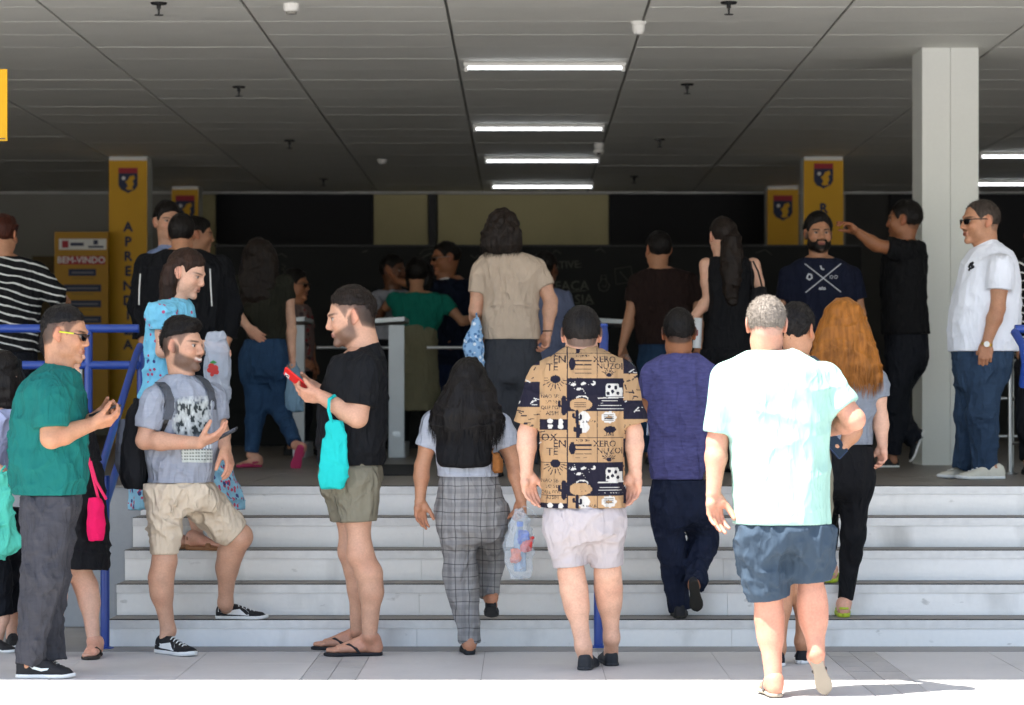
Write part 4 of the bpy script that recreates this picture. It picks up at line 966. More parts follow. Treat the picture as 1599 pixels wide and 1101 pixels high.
# man in green
d=12.65
p_green=person('young man in a green tee and yellow-tipped sunglasses looking at a phone',d,'tan',
 dict(c=(101,523),H=86,yaw=83,pitch=9,hair='short',hm=H_BLACK,ht=.013,hs=.003,hf=.004,side=1,fade=.9,taper=.45,browcol='120c0a',glasses=dict(arm=(1,plain('temple_lime','b7c21a',.4))),dy=0,seed=2,lip='8a4a42',stubble=.12),
 [(566,76,108,.07),(576,58,118,.14),(595,37,126,.20),(620,24,130,.215),(660,17,134,.205),(700,15,137,.195),(740,16,137,.19),(774,22,130,.18),(800,32,128,.165)],
 [dict(p=[(76,612,-.17),(80,684,-.2),(143,663,-.1)],sc=1.22,hand=dict(f=(.95,.25,.25),n=(-.25,.5,.8),ts=1,curl=(.5,.55,.6,.7),thumb=(.35,.5),sc=1.08)),
  dict(p=[(92,612,.17),(108,680,.2),(143,655,.06)],sc=1.2,hand=dict(f=(.95,-.3,.25),n=(-.2,-.6,.8),ts=-1,curl=(.5,.55,.6,.7),thumb=(.35,.5),sc=1.05))],
 [dict(p=[(72,795,-.085),(68,900,-.1),(50,1022,-.1)],sc=1.1,back=(-.015,0,0),foot=[G(d,26,-.1),G(d,116,-.1)],shoe=dict(type='sneaker',tall=1.35,mat=M_SHOEB,sole=M_SOLEW,lace=M_SHOEB,swm=plain('logo_white','cfd6d4',.5),
   swoosh=[[(.18,.27),(.3,.215),(.45,.175),(.58,.18),(.72,.22)],[(.2,.245),(.3,.165),(.45,.125),(.55,.145),(.7,.21)]])),
  dict(p=[(84,795,.09),(78,900,.1),(80,1012,.12)],sc=1.1,back=(-.015,0,0),foot=[G(d,62,.2),G(d,104,.1)],shoe=dict(type='sneaker',mat=M_SHOEB,sole=M_SOLEW,lace=M_LACE,tall=1.3))],
 shirt=dict(mat=C('green_tee','11605a'),hemv=772,sleeves=[(.78,.086,.083),(.78,.086,.083)],folds=.02),
 bottom=dict(mat=DENIM('black_jeans','3a3a3f'),sl=[(765,26,126,.165),(790,32,128,.165),(815,36,124,.15)],len=2.13,r=(.115,.098,.078,.068),folds=.02),seed=1,neck=(91,575))
J=p_green['J']
phone('dark phone in the hands of the man in the green tee',J((164,641,-.03)),(.92,-.1,.32),(-.32,0,.95),plain('phone_dark','222326',.3),sz=(.076,.15,.01))
# man in black with the red phone
d=13.67
p_black=person('bearded man in a black tee and olive shorts looking at a red phone',d,'light',
 dict(c=(549,496),H=88,yaw=-84,pitch=10,hair='short',hm=H_DARK,ht=.015,hs=.004,hf=.006,stubble=.7,side=1,fade=.95,taper=.45,seed=3,neck=None,nk=1.12),
 [(538,545,592,.075),(550,528,598,.15),(570,513,603,.20),(600,503,605,.215),(640,498,605,.205),(680,496,603,.195),(715,495,600,.19),(728,495,598,.185),(760,497,598,.17)],
 [dict(p=[(570,582,-.18),(558,652,-.2),(503,620,-.17)],sc=1.3,hand=dict(f=(-.95,.2,.12),n=(.15,.75,.6),ts=-1,curl=(.55,.6,.65,.7),thumb=(.3,.6),sc=1.1)),
  dict(p=[(556,582,.18),(545,650,.2),(500,610,.02)],sc=1.25,hand=dict(f=(-.92,-.25,.1),n=(.15,-.75,.6),ts=1,curl=(.55,.6,.65,.7),thumb=(.3,.6),sc=1.1))],
 [dict(p=[(556,750,-.09),(562,866,-.1),(577,992,-.09)],sc=1.04,r=(.09,.076,.06,.059,.037),back=(.045,0,0),foot=[G(d,596,-.05),G(d,507,-.08)],shoe=dict(type='flipflop',mat=plain('flipflop_black','1c1c20',.8))),
  dict(p=[(540,750,.09),(548,862,.1),(558,985,.12)],sc=.98,r=(.09,.076,.06,.058,.037),back=(.03,0,0),foot=[G(d,572,.28),G(d,487,.26)],shoe=dict(type='flipflop',mat=MATS['flipflop_black']))],
 shirt=dict(mat=C('black_tee','101114'),hemv=726,sleeves=[(.72,.084,.079),(.72,.084,.079)],folds=.02),
 bottom=dict(name='shorts',mat=C('olive_shorts','757060',wr=.007),sl=[(715,496,599,.175),(745,495,599,.175),(775,500,590,.16)],len=.56,r=(.118,.1,0,0),hemn=(-.12,0,-1),folds=.016),seed=4,neck=(571,546))
J=p_black['J']
phone('phone in a bright red case held by the bearded man',J((462,593,-.07)),(-.75,.2,.62),(.6,.5,.65),plain('phone_red','d8201a',.35),extra=M_SOLEW)
# man in mint
d=11.75
p_mint=person('grey-haired man in a bright mint tee and blue shorts walking in from the sunshine',d,'pinkish',
 dict(c=(1197,508),H=87,yaw=176,pitch=8,hair='short',hm=H_GREY,ht=.006,hs=.005,hf=.004,fade=.35,fadecol='8a7d72',seed=5,nk=1.12,strands=8000,sl=.011,lift=1.1),
 [(546,1172,1240,.075),(558,1142,1268,.12),(580,1126,1292,.145),(620,1124,1300,.155),(670,1134,1298,.15),(720,1143,1296,.15),(770,1147,1298,.155),(818,1146,1301,.16),(850,1150,1298,.14)],
 [dict(p=[(1134,592),(1120,690,.0),(1114,770,-.02)],sc=1.15,hand=dict(f=(.1,-.05,-1),n=(.55,-.8,0),ts=-1,curl=(.35,.3,.3,.35),thumb=(.5,.2),sc=1.12)),
  dict(p=[(1284,592,.02),(1334,655,-.02),(1290,672,.26)],sc=1.18,hand=dict(f=(-.5,.8,-.1),n=(-.7,-.5,.3),ts=1,sc=1.05))],
 [dict(p=[(1188,845),(1200,935,.03),(1208,1062)],sc=1.0,r=(.08,.066,.053,.057,.037),foot=[(1213,1089,-.05),(1192,1077,.2)],shoe=dict(type='flipflop',mat=plain('flipflop_tan','8f8576',.8),strap=plain('strap_grey','4a4643',.8))),
  dict(p=[(1262,845,.02),(1268,930,.04),(1275,1020,-.0)],sc=1.0,r=(.08,.066,.053,.057,.037),foot=[(1272,1022,-.02),(1291,1085,.04),(0,.93,.3)],shoe=dict(type='flipflop',mat=MATS['flipflop_tan'],strap=MATS['strap_grey']))],
 shirt=dict(mat=C('mint_tee','93b6a9',wr=.0035),hemv=818,sleeves=[(.86,.074,.068),(.72,.076,.072)],folds=.018,fs=.55,fz=.2,n=2.4),
 bottom=dict(name='shorts',mat=C('slate_shorts','35424f',wr=.003),sl=[(800,1148,1300,.16),(830,1149,1299,.165),(865,1155,1296,.15)],len=[.98,.72],r=[(.118,.102),(.118,.096)],folds=.022),seed=6)
# man with the backpack, one foot on the first step
d=13.8
p_pack=person('smiling man in a printed grey tee, one foot on the first step',d,'light',
 dict(c=(285,541),H=80,yaw=66,pitch=2,hair='short',hm=H_BLACK,ht=.022,hs=.004,hf=.006,quiff=.01,stubble=.75,side=1,fade=.9,taper=.45,smile=1,seed=7),
 [(583,262,306,.07),(594,248,320,.12),(608,234,336,.15),(640,226,343,.165),(690,226,344,.165),(720,228,340,.165),(752,232,332,.16),(775,232,332,.15)],
 [dict(p=[(242,622,-.13),(226,688,-.15),(312,692,-.3)],sc=1.12,hand=dict(f=(.85,-.1,.4),n=(-.35,.3,.8),ts=1,curl=(.25,.3,.35,.45),thumb=(.7,.3),sc=1.08)),
  dict(p=[(330,620,.08),(343,672,.06),(352,700,-.08)],sc=1.1,hand=dict(f=(.25,-.35,-.9),n=(-.8,.3,-.2),ts=-1,curl=(.35,.4,.4,.45),sc=1.05))],
 [dict(p=[(256,772,-.08),(257,876,-.08),(263,985,-.05)],sc=1.06,back=(-.03,0,0),r=(.08,.066,.053,.054,.033),foot=[G(d,247,-.02),G(d,303,-.24)],shoe=dict(type='sneaker',mat=M_SHOEB,sole=M_SOLEW,lace=M_LACE,
   swoosh=[[(.05,.22),(.25,.17),(.45,.2),(.55,.22),(.65,.15)],[(.05,.15),(.25,.10),(.5,.09),(.62,.08),(.66,.08)]])),
  dict(p=[(300,775,.06),(374,838,.12),(352,942,.25)],sc=1.1,back=(-.04,.02,0),r=(.08,.068,.055,.054,.033),foot=[G(d,338,.36,Z1),G(d,418,.34,Z1)],shoe=dict(type='sneaker',mat=M_SHOEB,sole=M_SOLEW,lace=M_LACE,
   swoosh=[[(.05,.22),(.25,.17),(.45,.2),(.55,.22),(.65,.15)],[(.05,.15),(.25,.10),(.5,.09),(.62,.08),(.66,.08)]]))],
 shirt=dict(mat=C('grey_tee','9297a2',heather=.06),hemv=753,sleeves=[(.72,.07,.067),(.72,.068,.066)],folds=.018),
 bottom=dict(name='shorts',mat=C('beige_shorts','c6b6a0'),sl=[(745,230,333,.165),(770,226,345,.165),(795,226,345,.15)],len=[.9,.93],r=[(.1,.076),(.106,.088)],folds=.02),seed=8,neck=(283,590))
J=p_pack['J']
phone('dark phone held low by the smiling man with the backpack',J((349,680,-.24)),(.8,-.1,.4),(-.3,-.2,.9),MATS['phone_dark'])
# woman with long black hair and plaid trousers
d=13.67
def plaid(b,c):
    sp=b.n('ShaderNodeSeparateXYZ'); b.l(b.obj(),sp.inputs[0]); x,z=sp.outputs[0],sp.outputs[2]
    nz=b.math('MULTIPLY',b.math('SUBTRACT',b.noise(5,2),.5),.03)
    def ln(q,per,w,off=0): return b.math('LESS_THAN',b.math('FRACT',b.math('ADD',b.math('DIVIDE',b.math('ADD',q,nz),per),off)),w)
    for q in (x,z):
        c=b.mix(b.math('MULTIPLY',ln(q,.066,.07),.7),c,lin('2c2c31')); c=b.mix(b.math('MULTIPLY',ln(q,.066,.35,.55),.22),c,lin('44444a')); c=b.mix(b.math('MULTIPLY',ln(q,.0066,.5),.14),c,lin('35353a'))
    return c
p_plaid=person('woman with long black hair in plaid trousers carrying a plastic bag up the steps',d,'tan',
 dict(c=(731,600),H=72,yaw=178,pitch=4,hair='long',hm=H_BLACK,ht=.014,hs=.012,fall=[(562,716,742,.05,.0),(580,704,758,.09),(605,695,770,.11,-.02),(630,682,778,.10,-.05),(650,672,788,.085,-.08),(665,674,786,.07,-.09),(678,684,778,.04,-.1)],seed=9,strands=7000,sl=.07,ff=.02),
 [(640,700,756,.07),(652,680,774,.10),(668,672,783,.115),(700,678,775,.11),(725,682,777,.12),(744,684,780,.13),(790,684,790,.15),(830,690,794,.14)],
 [dict(p=[(677,662),(659,728,.01),(656,782,.0)],sc=.95,hand=dict(f=(.05,-.1,-1),n=(.5,-.8,0),ts=-1,curl=(.3,.3,.35,.4),sc=.92)),
  dict(p=[(780,662),(803,726,.01),(814,780,-.03)],sc=1.0,hand=dict(f=(.0,-.1,-1),n=(-.8,-.5,0),ts=1,curl=(1.1,1.15,1.2,1.25),thumb=(.2,.7),sc=.95))],
 [dict(p=[(712,800),(718,890,.02),(733,1003,.02)],sc=.97,foot=[G(d,734,-.03),G(d,728,.19)],shoe=dict(type='sandal',mat=plain('sandal_black','131315',.6))),
  dict(p=[(764,805,.02),(764,868,.28),(764,930,.22)],sc=.95,foot=[(766,948,.16),(768,965,.36),(0,.3,.95)],shoe=dict(type='sandal',mat=MATS['sandal_black']))],
 shirt=dict(mat=C('light_grey_tee','a0a4ad',heather=.08),hemv=744,sleeves=[(.55,.062,.064),(.55,.062,.064)],folds=.012),
 bottom=dict(mat=C('plaid_trousers','8f8d8b',pattern=plaid,wr=.005),sl=[(735,685,778,.135),(760,684,785,.15),(790,683,792,.16),(820,687,795,.16),(845,695,790,.13)],len=[2.0,2.0],r=[(.105,.086,.08,.054),(.10,.08,.07,.05)],folds=.014,tuck=0),seed=10)
TR=p_plaid['TR']
v_=[r for r in TR if W(0,728,d)[2]-.002<r[0]]
overpart(p_plaid,'black_vest',[loft([(W(0,v,d)[2],W((a+b)/2,0,d)[0],d-CD-.035,(b-a)/2*d/FPX,h) for v,a,b,h in ((648,694,760,.095),(668,684,768,.12),(700,681,769,.12),(722,684,768,.126),(729,690,762,.12))],n=2.6,cap=.02)],C('black_vest','121214'),folds=.006)
# man in the printed shirt
d=12.94
print_img=shirt_print()
def paint_print(V,N):
    px=d/FPX; x=V[:,0]-W(907,0,d)[0]; z=V[:,2]-W(0,792,d)[2]
    im,res,w_,h_=print_img
    xi=np.clip(((x+w_/2)*res).astype(int),0,im.shape[1]-1); zi=((z%h_)*res).astype(int)%im.shape[0]
    return im[zi,xi]
p_print=person('man in a tan and navy printed shirt and pale shorts about to climb the steps',d,'fair',
 dict(c=(908,523),H=86,yaw=179,pitch=3,hair='short',hm=H_BLACK,ht=.008,hs=.005,hf=.003,fade=.85,seed=11,nk=1.08,strands=3000,sl=.01),
 [(540,884,934,.08),(551,866,954,.12),(566,848,972,.145),(600,843,980,.155),(650,843,979,.15),(700,843,977,.15),(750,843,977,.155),(793,842,980,.16),(825,846,976,.15)],
 [dict(p=[(852,588),(823,678,.0),(822,738,-.01)],sc=1.12,hand=dict(f=(.2,.05,-1),n=(.5,-.8,.1),ts=-1,curl=(.25,.3,.35,.4),sc=1.08)),
  dict(p=[(966,588),(989,676,.0),(992,738,-.01)],sc=1.12,hand=dict(f=(-.12,.05,-1),n=(-.5,-.8,0),ts=1,curl=(.3,.35,.4,.45),sc=1.08))],
 [dict(p=[(884,815),(892,895,.01),(911,1010,-.02)],sc=1.13,foot=[G(d,912,-.06),G(d,922,.22)],shoe=dict(type='shoe',mat=plain('shoe_charcoal','222428',.7),sole=plain('sole_charcoal','2a2b2e',.7))),
  dict(p=[(943,815,.02),(949,895,.04),(955,996,.12)],sc=1.13,foot=[G(d,956,.14),G(d,946,.42)],shoe=dict(type='shoe',mat=MATS['shoe_charcoal'],sole=MATS['sole_charcoal']))],
 shirt=dict(mat=C('printed_cotton','b08d68',attr=True,wr=.004,var=.04),sleeves=[(.86,.08,.082),(.86,.08,.082)],folds=.014,h=.0032,paint=paint_print,collar='polo',cm=C('collar_tan','a2825f'),hemv=792,n=2.5),
 bottom=dict(name='shorts',mat=C('pale_shorts','aea6a7',wr=.004),sl=[(785,845,977,.165),(815,847,977,.165),(845,852,974,.15)],len=[.86,.86],r=[(.104,.088),(.102,.084)],folds=.018,h=.0065),seed=12)
# boy in purple
d=14.2
p_purple=person('boy in a heathered purple tee and dark jeans climbing the steps with a sole showing',d,'brown',
 dict(c=(1060,521),H=73,yaw=180,pitch=6,hair='short',hm=H_BLACK,ht=.012,hs=.004,hf=.004,fade=.8,seed=13),
 [(549,1040,1082,.065),(560,1020,1106,.10),(574,1012,1114,.12),(610,1012,1116,.125),(660,1013,1114,.12),(700,1013,1112,.12),(735,1014,1104,.125),(748,1016,1098,.125),(775,1016,1110,.13)],
 [dict(p=[(1018,586),(1012,640,.06),(1022,665,.24)],sc=.95,hand=dict(f=(.5,.8,.1),n=(.6,-.3,.5),ts=-1,sc=.95)),
  dict(p=[(1108,586),(1116,645,.06),(1106,672,.24)],sc=.95,hand=dict(f=(-.5,.8,.1),n=(-.6,-.3,.5),ts=1,sc=.95))],
 [dict(p=[(1040,785),(1050,865,.02),(1062,950,.05)],sc=.95,foot=[G(d,1062,-.02,Z1),G(d,1060,.24,Z1)],shoe=dict(type='shoe',mat=plain('shoe_dark','1d1d20',.75),sole=plain('sole_dark','26241f',.8))),
  dict(p=[(1090,785,.01),(1100,842,.1),(1084,916,-.12)],sc=.95,foot=[(1083,908,-.2),(1089,956,-.1),(0,.95,.25)],shoe=dict(type='shoe',mat=MATS['shoe_dark'],sole=MATS['sole_dark']))],
 shirt=dict(mat=C('purple_tee','474670',heather=.28),hemv=748,sleeves=[(.6,.06,.064),(.6,.06,.064)],folds=.018),
 bottom=dict(mat=DENIM('dark_jeans','161d30'),sl=[(735,1016,1108,.13),(770,1016,1116,.145),(800,1018,1116,.14),(820,1024,1112,.12)],len=[2.03,1.98],r=[(.092,.074,.066,.058),(.092,.075,.066,.058)],folds=.016),seed=14)
# figure hidden behind the man in mint
d=13.1
p_hid=person('dark-haired person in olive shorts and canvas shoes hidden behind the man in mint',d,'tan',
 dict(c=(1244,517),H=78,yaw=150,pitch=4,hair='short',hm=H_BLACK,ht=.016,hs=.008,seed=15,hf=.008),
 [(552,1214,1268,.075),(566,1192,1286,.12),(600,1186,1292,.14),(700,1190,1290,.13),(770,1190,1292,.13),(800,1190,1294,.13)],
 [dict(p=[(1196,590),(1190,660,.05),(1215,680,.2)],hand=dict(f=(.5,.8,.2),n=(.5,-.2,.8),ts=-1)),
  dict(p=[(1282,592),(1334,672,-.02),(1315,700,-.02)],sc=.95,hand=dict(f=(-.95,-.15,.25),n=(-.2,-.3,.9),ts=1,curl=(.5,.6,.6,.7)))],
 [dict(p=[(1222,800),(1222,895,.03),(1216,1012,.0)],foot=[G(d,1216,-.05),G(d,1208,.22)],shoe=dict(type='sneaker',mat=plain('canvas_black','1b1b1f',.85),sole=M_SOLEW,toecap=1)),
  dict(p=[(1266,800),(1262,895,.05),(1252,1002,.1)],foot=[G(d,1252,.08),G(d,1256,.34)],shoe=dict(type='sneaker',mat=MATS['canvas_black'],sole=M_SOLEW,toecap=1))],
 shirt=dict(mat=C('dark_grey_tee','4a4d52'),sleeves=[(.7,.07,.075),(.5,.066,.07)]),
 bottom=dict(name='shorts',mat=MATS['olive_shorts'],sl=[(690,1190,1300,.14),(760,1188,1302,.15),(800,1192,1298,.14)],len=.8,r=(.1,.09),tuck=1),seed=16)
phone('small blue phone in the hand beside the mint tee',p_hid['J']((1302,692,-.06)),(-.6,-.1,.7),(.3,-.9,.3),plain('phone_blue','1d2c48',.3))
# woman with orange hair
d=14.25
LIME=plain('clog_lime','a5b428',.55,bump=.002,bs=160)
p_orange=person('woman with long orange hair, grey tee and black leggings in lime clogs',d,'fair',
 dict(c=(1318,513),H=72,yaw=176,pitch=4,hair='long',hm=H_ORANGE,ht=.006,hs=.006,hf=.004,fall=[(466,1304,1330,.06),(480,1290,1345,.095),(515,1276,1358,.105,-.02),(545,1268,1367,.10,-.04),(570,1262,1374,.085,-.06),(590,1264,1375,.065,-.07),(601,1276,1368,.03,-.075)],seed=17,strands=9000,sl=.07,ff=.012),
 [(560,1288,1344,.07),(574,1266,1366,.10),(590,1258,1374,.12),(620,1262,1372,.12),(660,1268,1364,.115),(690,1268,1362,.12),(740,1262,1368,.14),(765,1266,1364,.13)],
 [dict(p=[(1266,590),(1256,650,.05),(1262,690,.12)],sc=.95,hand=dict(f=(.2,.5,-.8),n=(.8,-.3,0),ts=-1)),
  dict(p=[(1366,592),(1374,650,.0),(1378,695,-.03)],sc=1.02,hand=dict(f=(-.05,-.05,-1),n=(-.8,-.5,0),ts=1,curl=(.45,.55,.6,.65),sc=.93))],
 [dict(p=[(1290,750),(1290,830,.22),(1292,885,.3)],sc=.98,foot=[G(d,1296,.26,Z2),G(d,1302,.5,Z2)],shoe=dict(type='clog',mat=LIME)),
  dict(p=[(1338,750),(1332,835,.02),(1320,940,.06)],sc=1.0,foot=[G(d,1318,.0,Z1),G(d,1314,.24,Z1)],shoe=dict(type='clog',mat=LIME))],
 shirt=dict(mat=C('mid_grey_tee','7d828b',heather=.07),hemv=694,sleeves=[(.5,.066,.068),(.5,.066,.068)],folds=.014),
 bottom=dict(name='leggings',mat=C('black_leggings','0f0f12'),sl=[(680,1268,1363,.125),(720,1262,1368,.145),(750,1262,1368,.145),(775,1268,1362,.12)],len=[1.95,1.97],r=[(.09,.066,.056,.042),(.09,.068,.058,.042)],folds=.006),seed=18)
# man in the white polo
d=16.6
p_polo=person('stout man in a white polo, jeans and dark glasses standing by the white column',d,'tan',
 dict(c=(1531,347),H=70,yaw=-74,pitch=2,hair='short',hm=hairmat('hair_greying','3a322c'),ht=.003,hs=.003,hf=.002,rec=.03,taper=.12,nose=.004,fade=.55,fadecol='4a3c33',seed=19,glasses=dict(frame=M_FRAME),fat=1.06,nk=1.06,stubble=.1),
 [(381,1520,1562,.08),(390,1512,1578,.13),(408,1501,1590,.19),(440,1492,1595,.215),(480,1483,1595,.22),(515,1478,1594,.215),(549,1480,1590,.205),(575,1486,1586,.19)],
 [dict(p=[(1562,418,-.2),(1558,482,-.22),(1541,535,-.22)],sc=1.15,hand=dict(f=(-.1,.05,-1),n=(.3,.9,.1),ts=-1,curl=(.35,.45,.5,.55),sc=1.1)),
  dict(p=[(1540,418,.2),(1530,480,.22),(1520,540,.18)],sc=1.15,hand=dict(f=(-.2,0,-1),n=(.3,-.9,.1),ts=1,sc=1.05))],
 [dict(p=[(1538,575,-.09),(1534,650,-.1),(1536,724,-.08)],sc=1.1,back=(.02,0,0),foot=[G(d,1568,-.1,ZP),G(d,1494,-.16,ZP)],shoe=dict(type='sneaker',mat=plain('shoe_cream','c9c5b6',.7),sole=M_SOLEW,lace=M_LACE)),
  dict(p=[(1526,575,.09),(1516,650,.1),(1506,722,.12)],sc=1.1,back=(.02,0,0),foot=[G(d,1530,.2,ZP),G(d,1464,.14,ZP)],shoe=dict(type='sneaker',mat=MATS['shoe_cream'],sole=M_SOLEW,lace=M_LACE))],
 shirt=dict(mat=C('white_polo','dcdfe8',wr=.0025),hemv=549,sleeves=[(.55,.084,.08),(.55,.084,.08)],folds=.011,collar='polo',h=.0066),
 bottom=dict(mat=DENIM('blue_jeans','2a3c52'),sl=[(540,1483,1586,.195),(575,1487,1582,.19),(605,1490,1576,.16)],len=2.12,r=(.118,.1,.086,.08),folds=.016),seed=20,neck=(1541,386))
J=p_polo['J']; og=p_polo['org']
b=MB().lathe([(.033,-.008),(.036,-.008),(.036,.008),(.033,.008)],seg=16); wc=J((1541,538,-.22)); 
wt=b.build('watch',plain('gold','b08d3c',.3,.5,1),p_polo['body'],True,tuple(wc-og)); wt.rotation_euler=(0,.2,0)
MB().lathe([(.017,0),(.018,.004),(.001,.006)],seg=16).build('watch_face',M_SOLEW,wt,True,(-.008,-.037,0)).rotation_euler=(1.57,0,0)

def stripes(b,c):
    sp=b.n('ShaderNodeSeparateXYZ'); b.l(b.obj(),sp.inputs[0])
    q=b.math('ADD',sp.outputs[2],b.math('MULTIPLY',sp.outputs[0],.25)); q=b.math('ADD',q,b.math('MULTIPLY',b.noise(5,2),.06))
    return b.mix(b.math('LESS_THAN',b.math('FRACT',b.math('DIVIDE',q,.052)),.2),c,lin('c9c9c6'))
def spots(c1,c2,s1,s2,sc=17,th=.32):
    def pat(b,c):
        v=b.n('ShaderNodeTexVoronoi'); v.inputs['Scale'].default_value=sc; b.l(b.obj(),v.inputs['Vector'])
        sp=b.n('ShaderNodeSeparateColor'); b.l(v.outputs['Color'],sp.inputs[0])
        on=b.math('MULTIPLY',b.math('LESS_THAN',v.outputs['Distance'],th),b.math('GREATER_THAN',sp.outputs[2],s1))
        c=b.mix(on,c,lin(c1)); v2=b.n('ShaderNodeTexVoronoi'); v2.inputs['Scale'].default_value=sc*.8; b.l(b.obj(),v2.inputs['Vector'])
        sp2=b.n('ShaderNodeSeparateColor'); b.l(v2.outputs['Color'],sp2.inputs[0])
        return b.mix(b.math('MULTIPLY',b.math('LESS_THAN',v2.outputs['Distance'],th*.9),b.math('GREATER_THAN',sp2.outputs[0],s2)),c,lin(c2))
    return pat
DARKPANT=DENIM('dark_trousers','14161c'); JEANS2=DENIM('worn_jeans','27415f')
SHOEK=dict(type='shoe',mat=M_SHOEB,sole=M_SOLEB)
def stand(d,u0,u1,vh,z=ZP,yaw=180,sc=1.0,shoe=SHOEK,w=.1,sp=.0):
    """two straight standing legs under a torso"""
    out=[]; vf=VV+(EYE-z)*FPX/d; s=math.sin(math.radians(yaw)); c=-math.cos(math.radians(yaw))
    for u,dy in ((u0,-sp),(u1,sp)):
        vk=vh+(vf-vh)*.47; va=vf-.09*FPX/d; hx=-.07*s*FPX/d; tx=.19*s*FPX/d
        L=dict(p=[(u,vh,dy),(u,vk,dy),(u,va,dy)],sc=sc,back=(-s*.02,-c*.02,0))
        if shoe: L['foot']=[G(d,u+hx,dy-.07*c,z),G(d,u+tx,dy+.19*c,z)]; L['shoe']=shoe
        out.append(L)
    return out
# girl in the blue flowered dress
d=14.78
p_girl=person('young woman in a sky blue flowered dress looking down on the steps',d,'fair',
 dict(c=(291,427),H=72,yaw=72,pitch=20,hair='long',hm=H_BROWN,ht=.01,hs=.008,fall=[(398,276,302,.06),(415,258,292,.085),(440,250,282,.085),(465,250,278,.07),(490,252,276,.05),(505,254,272,.03)],seed=21,nk=.85,strands=1500,sl=.08,brow=.7),
 [(466,255,288,.07),(478,238,300,.13),(495,228,302,.155),(530,224,296,.145),(565,226,290,.135),(600,222,292,.14),(640,218,300,.155)],
 [dict(p=[(256,492,-.15),(254,548,-.16),(322,538,-.1)],sc=.92,hand=dict(f=(.9,.1,-.1),n=(.1,.3,-.9),ts=1,curl=(.5,.6,.65,.7),sc=.92)),
  dict(p=[(280,492,.15),(288,550,.16),(330,545,.05)],sc=.9,hand=dict(f=(.9,-.2,.0),n=(.1,-.3,-.9),ts=-1,curl=(.5,.6,.65,.7),sc=.9))],
 [dict(p=[(258,650,-.07),(290,745,-.05),(310,838,-.03)],sc=.9,foot=[G(d,292,-.03,Z3),G(d,350,-.12,Z3)],shoe=dict(type='sandal',mat=plain('sandal_tan','8a5c38',.6))),
  dict(p=[(268,650,.08),(262,745,.08),(270,838,.1)],sc=.9,foot=[G(d,262,.1,Z3),G(d,318,.05,Z3)],shoe=dict(type='sandal',mat=plain('sandal_tan','8a5c38',.6)))],
 shirt=dict(name='dress_top',mat=C('blue_floral','74bcd8',pattern=spots('b0486f','4a5288',.6,.7,26,.24)),sleeves=[(.42,.088,.075),(.42,.085,.07)],folds=.026,collar=''),
 skirt=dict(mat=C('blue_floral_dense','84b4cb',pattern=spots('b04a62','3f4276',.15,.3,30,.34)),sl=[(630,218,298,.15),(680,212,322,.21),(730,208,356,.26),(776,207,376,.29),(792,208,378,.29)],folds=.03),seed=22,neck=(274,468))
# far left pair behind the man in green
d=13.57
p_bag=person('person in a black dress with a hot pink shoulder bag behind the man in green',d,'fair',
 dict(c=(98,548),H=74,yaw=95,pitch=5,hair='short',hm=H_BLACK,seed=23,hs=.012),
 [(596,84,112,.07),(608,66,132,.13),(640,62,138,.145),(690,66,150,.14),(720,72,156,.14)],
 [dict(p=[(85,620,-.15),(70,680,-.12),(95,700,.0)],sc=.9,hand=dict(f=(.8,.3,0),n=(0,.5,.8),ts=1)),dict(p=[(105,620,.15),(110,690,.15),(112,730,.1)],sc=.9,hand=dict(f=(0,0,-1),n=(0,-1,0),ts=-1))],
 [dict(p=[(98,800,-.06),(92,880,-.06),(86,1000,-.02)],sc=1.0,back=(-.01,.02,0),foot=[G(d,92,-.0),G(d,78,-.1)],shoe=dict(type='flipflop',mat=plain('flipflop_brown','3b332c',.8))),
  dict(p=[(120,800,.06),(124,890,.04),(146,1000,.0)],sc=1.0,back=(.02,.02,0),foot=[G(d,152,.06),G(d,138,-.19)],shoe=dict(type='flipflop',mat=MATS['flipflop_brown']))],
 shirt=dict(name='dress_top',mat=C('black_dress','0f0f12'),sleeves=[(.4,.07,.07),(.4,.07,.07)]),
 skirt=dict(mat=MATS['black_dress'],sl=[(705,70,152,.135),(760,68,162,.16),(820,72,168,.18),(870,92,170,.19),(886,100,170,.19)],folds=.018),seed=24)
d=13.9
p_lav=person('person in a lavender top with dark hair cut off by the left picture edge',d,'fair',
 dict(c=(4,590),H=74,yaw=60,pitch=15,hair='long',hm=H_BLACK,fall=[(565,-14,30,.08),(590,-20,38,.1),(620,-20,40,.09),(640,-16,30,.05)],seed=25,strands=1200,sl=.08),
 [(636,-12,24,.07),(648,-40,34,.13),(690,-50,18,.14),(740,-50,16,.14),(790,-50,15,.15)],
 [dict(p=[(-30,660,-.1),(-28,720,-.1),(2,735,-.12)],sc=.9,hand=dict(f=(.5,0,-.8),n=(-.5,.5,-.3),ts=1,curl=(.9,1,1,1),sc=.95)),dict(p=[(22,660,.14),(20,720,.14),(20,765,.1)],sc=.9)],
 [dict(p=[(-12,810,-.05),(-6,890,-.05),(6,965,-.02)],sc=1.0,foot=[G(d,-14,-.02),G(d,24,-.16)],shoe=dict(type='sneaker',mat=M_SHOEB,sole=M_SOLEW)),
  dict(p=[(8,810,.08),(14,890,.1),(20,955,.2)],sc=1.0,foot=[G(d,16,.26),G(d,30,.04)],shoe=dict(type='sneaker',mat=M_SHOEB,sole=M_SOLEW))],
 shirt=dict(mat=C('lavender_top','aab0cf'),sleeves=[(.6,.06,.065),(.6,.06,.065)]),
 bottom=dict(mat=DARKPANT,sl=[(780,-48,14,.14),(815,-44,24,.15),(840,-40,26,.13)],len=1.93,r=(.095,.078,.066,.05)),seed=26)
R2=1.45
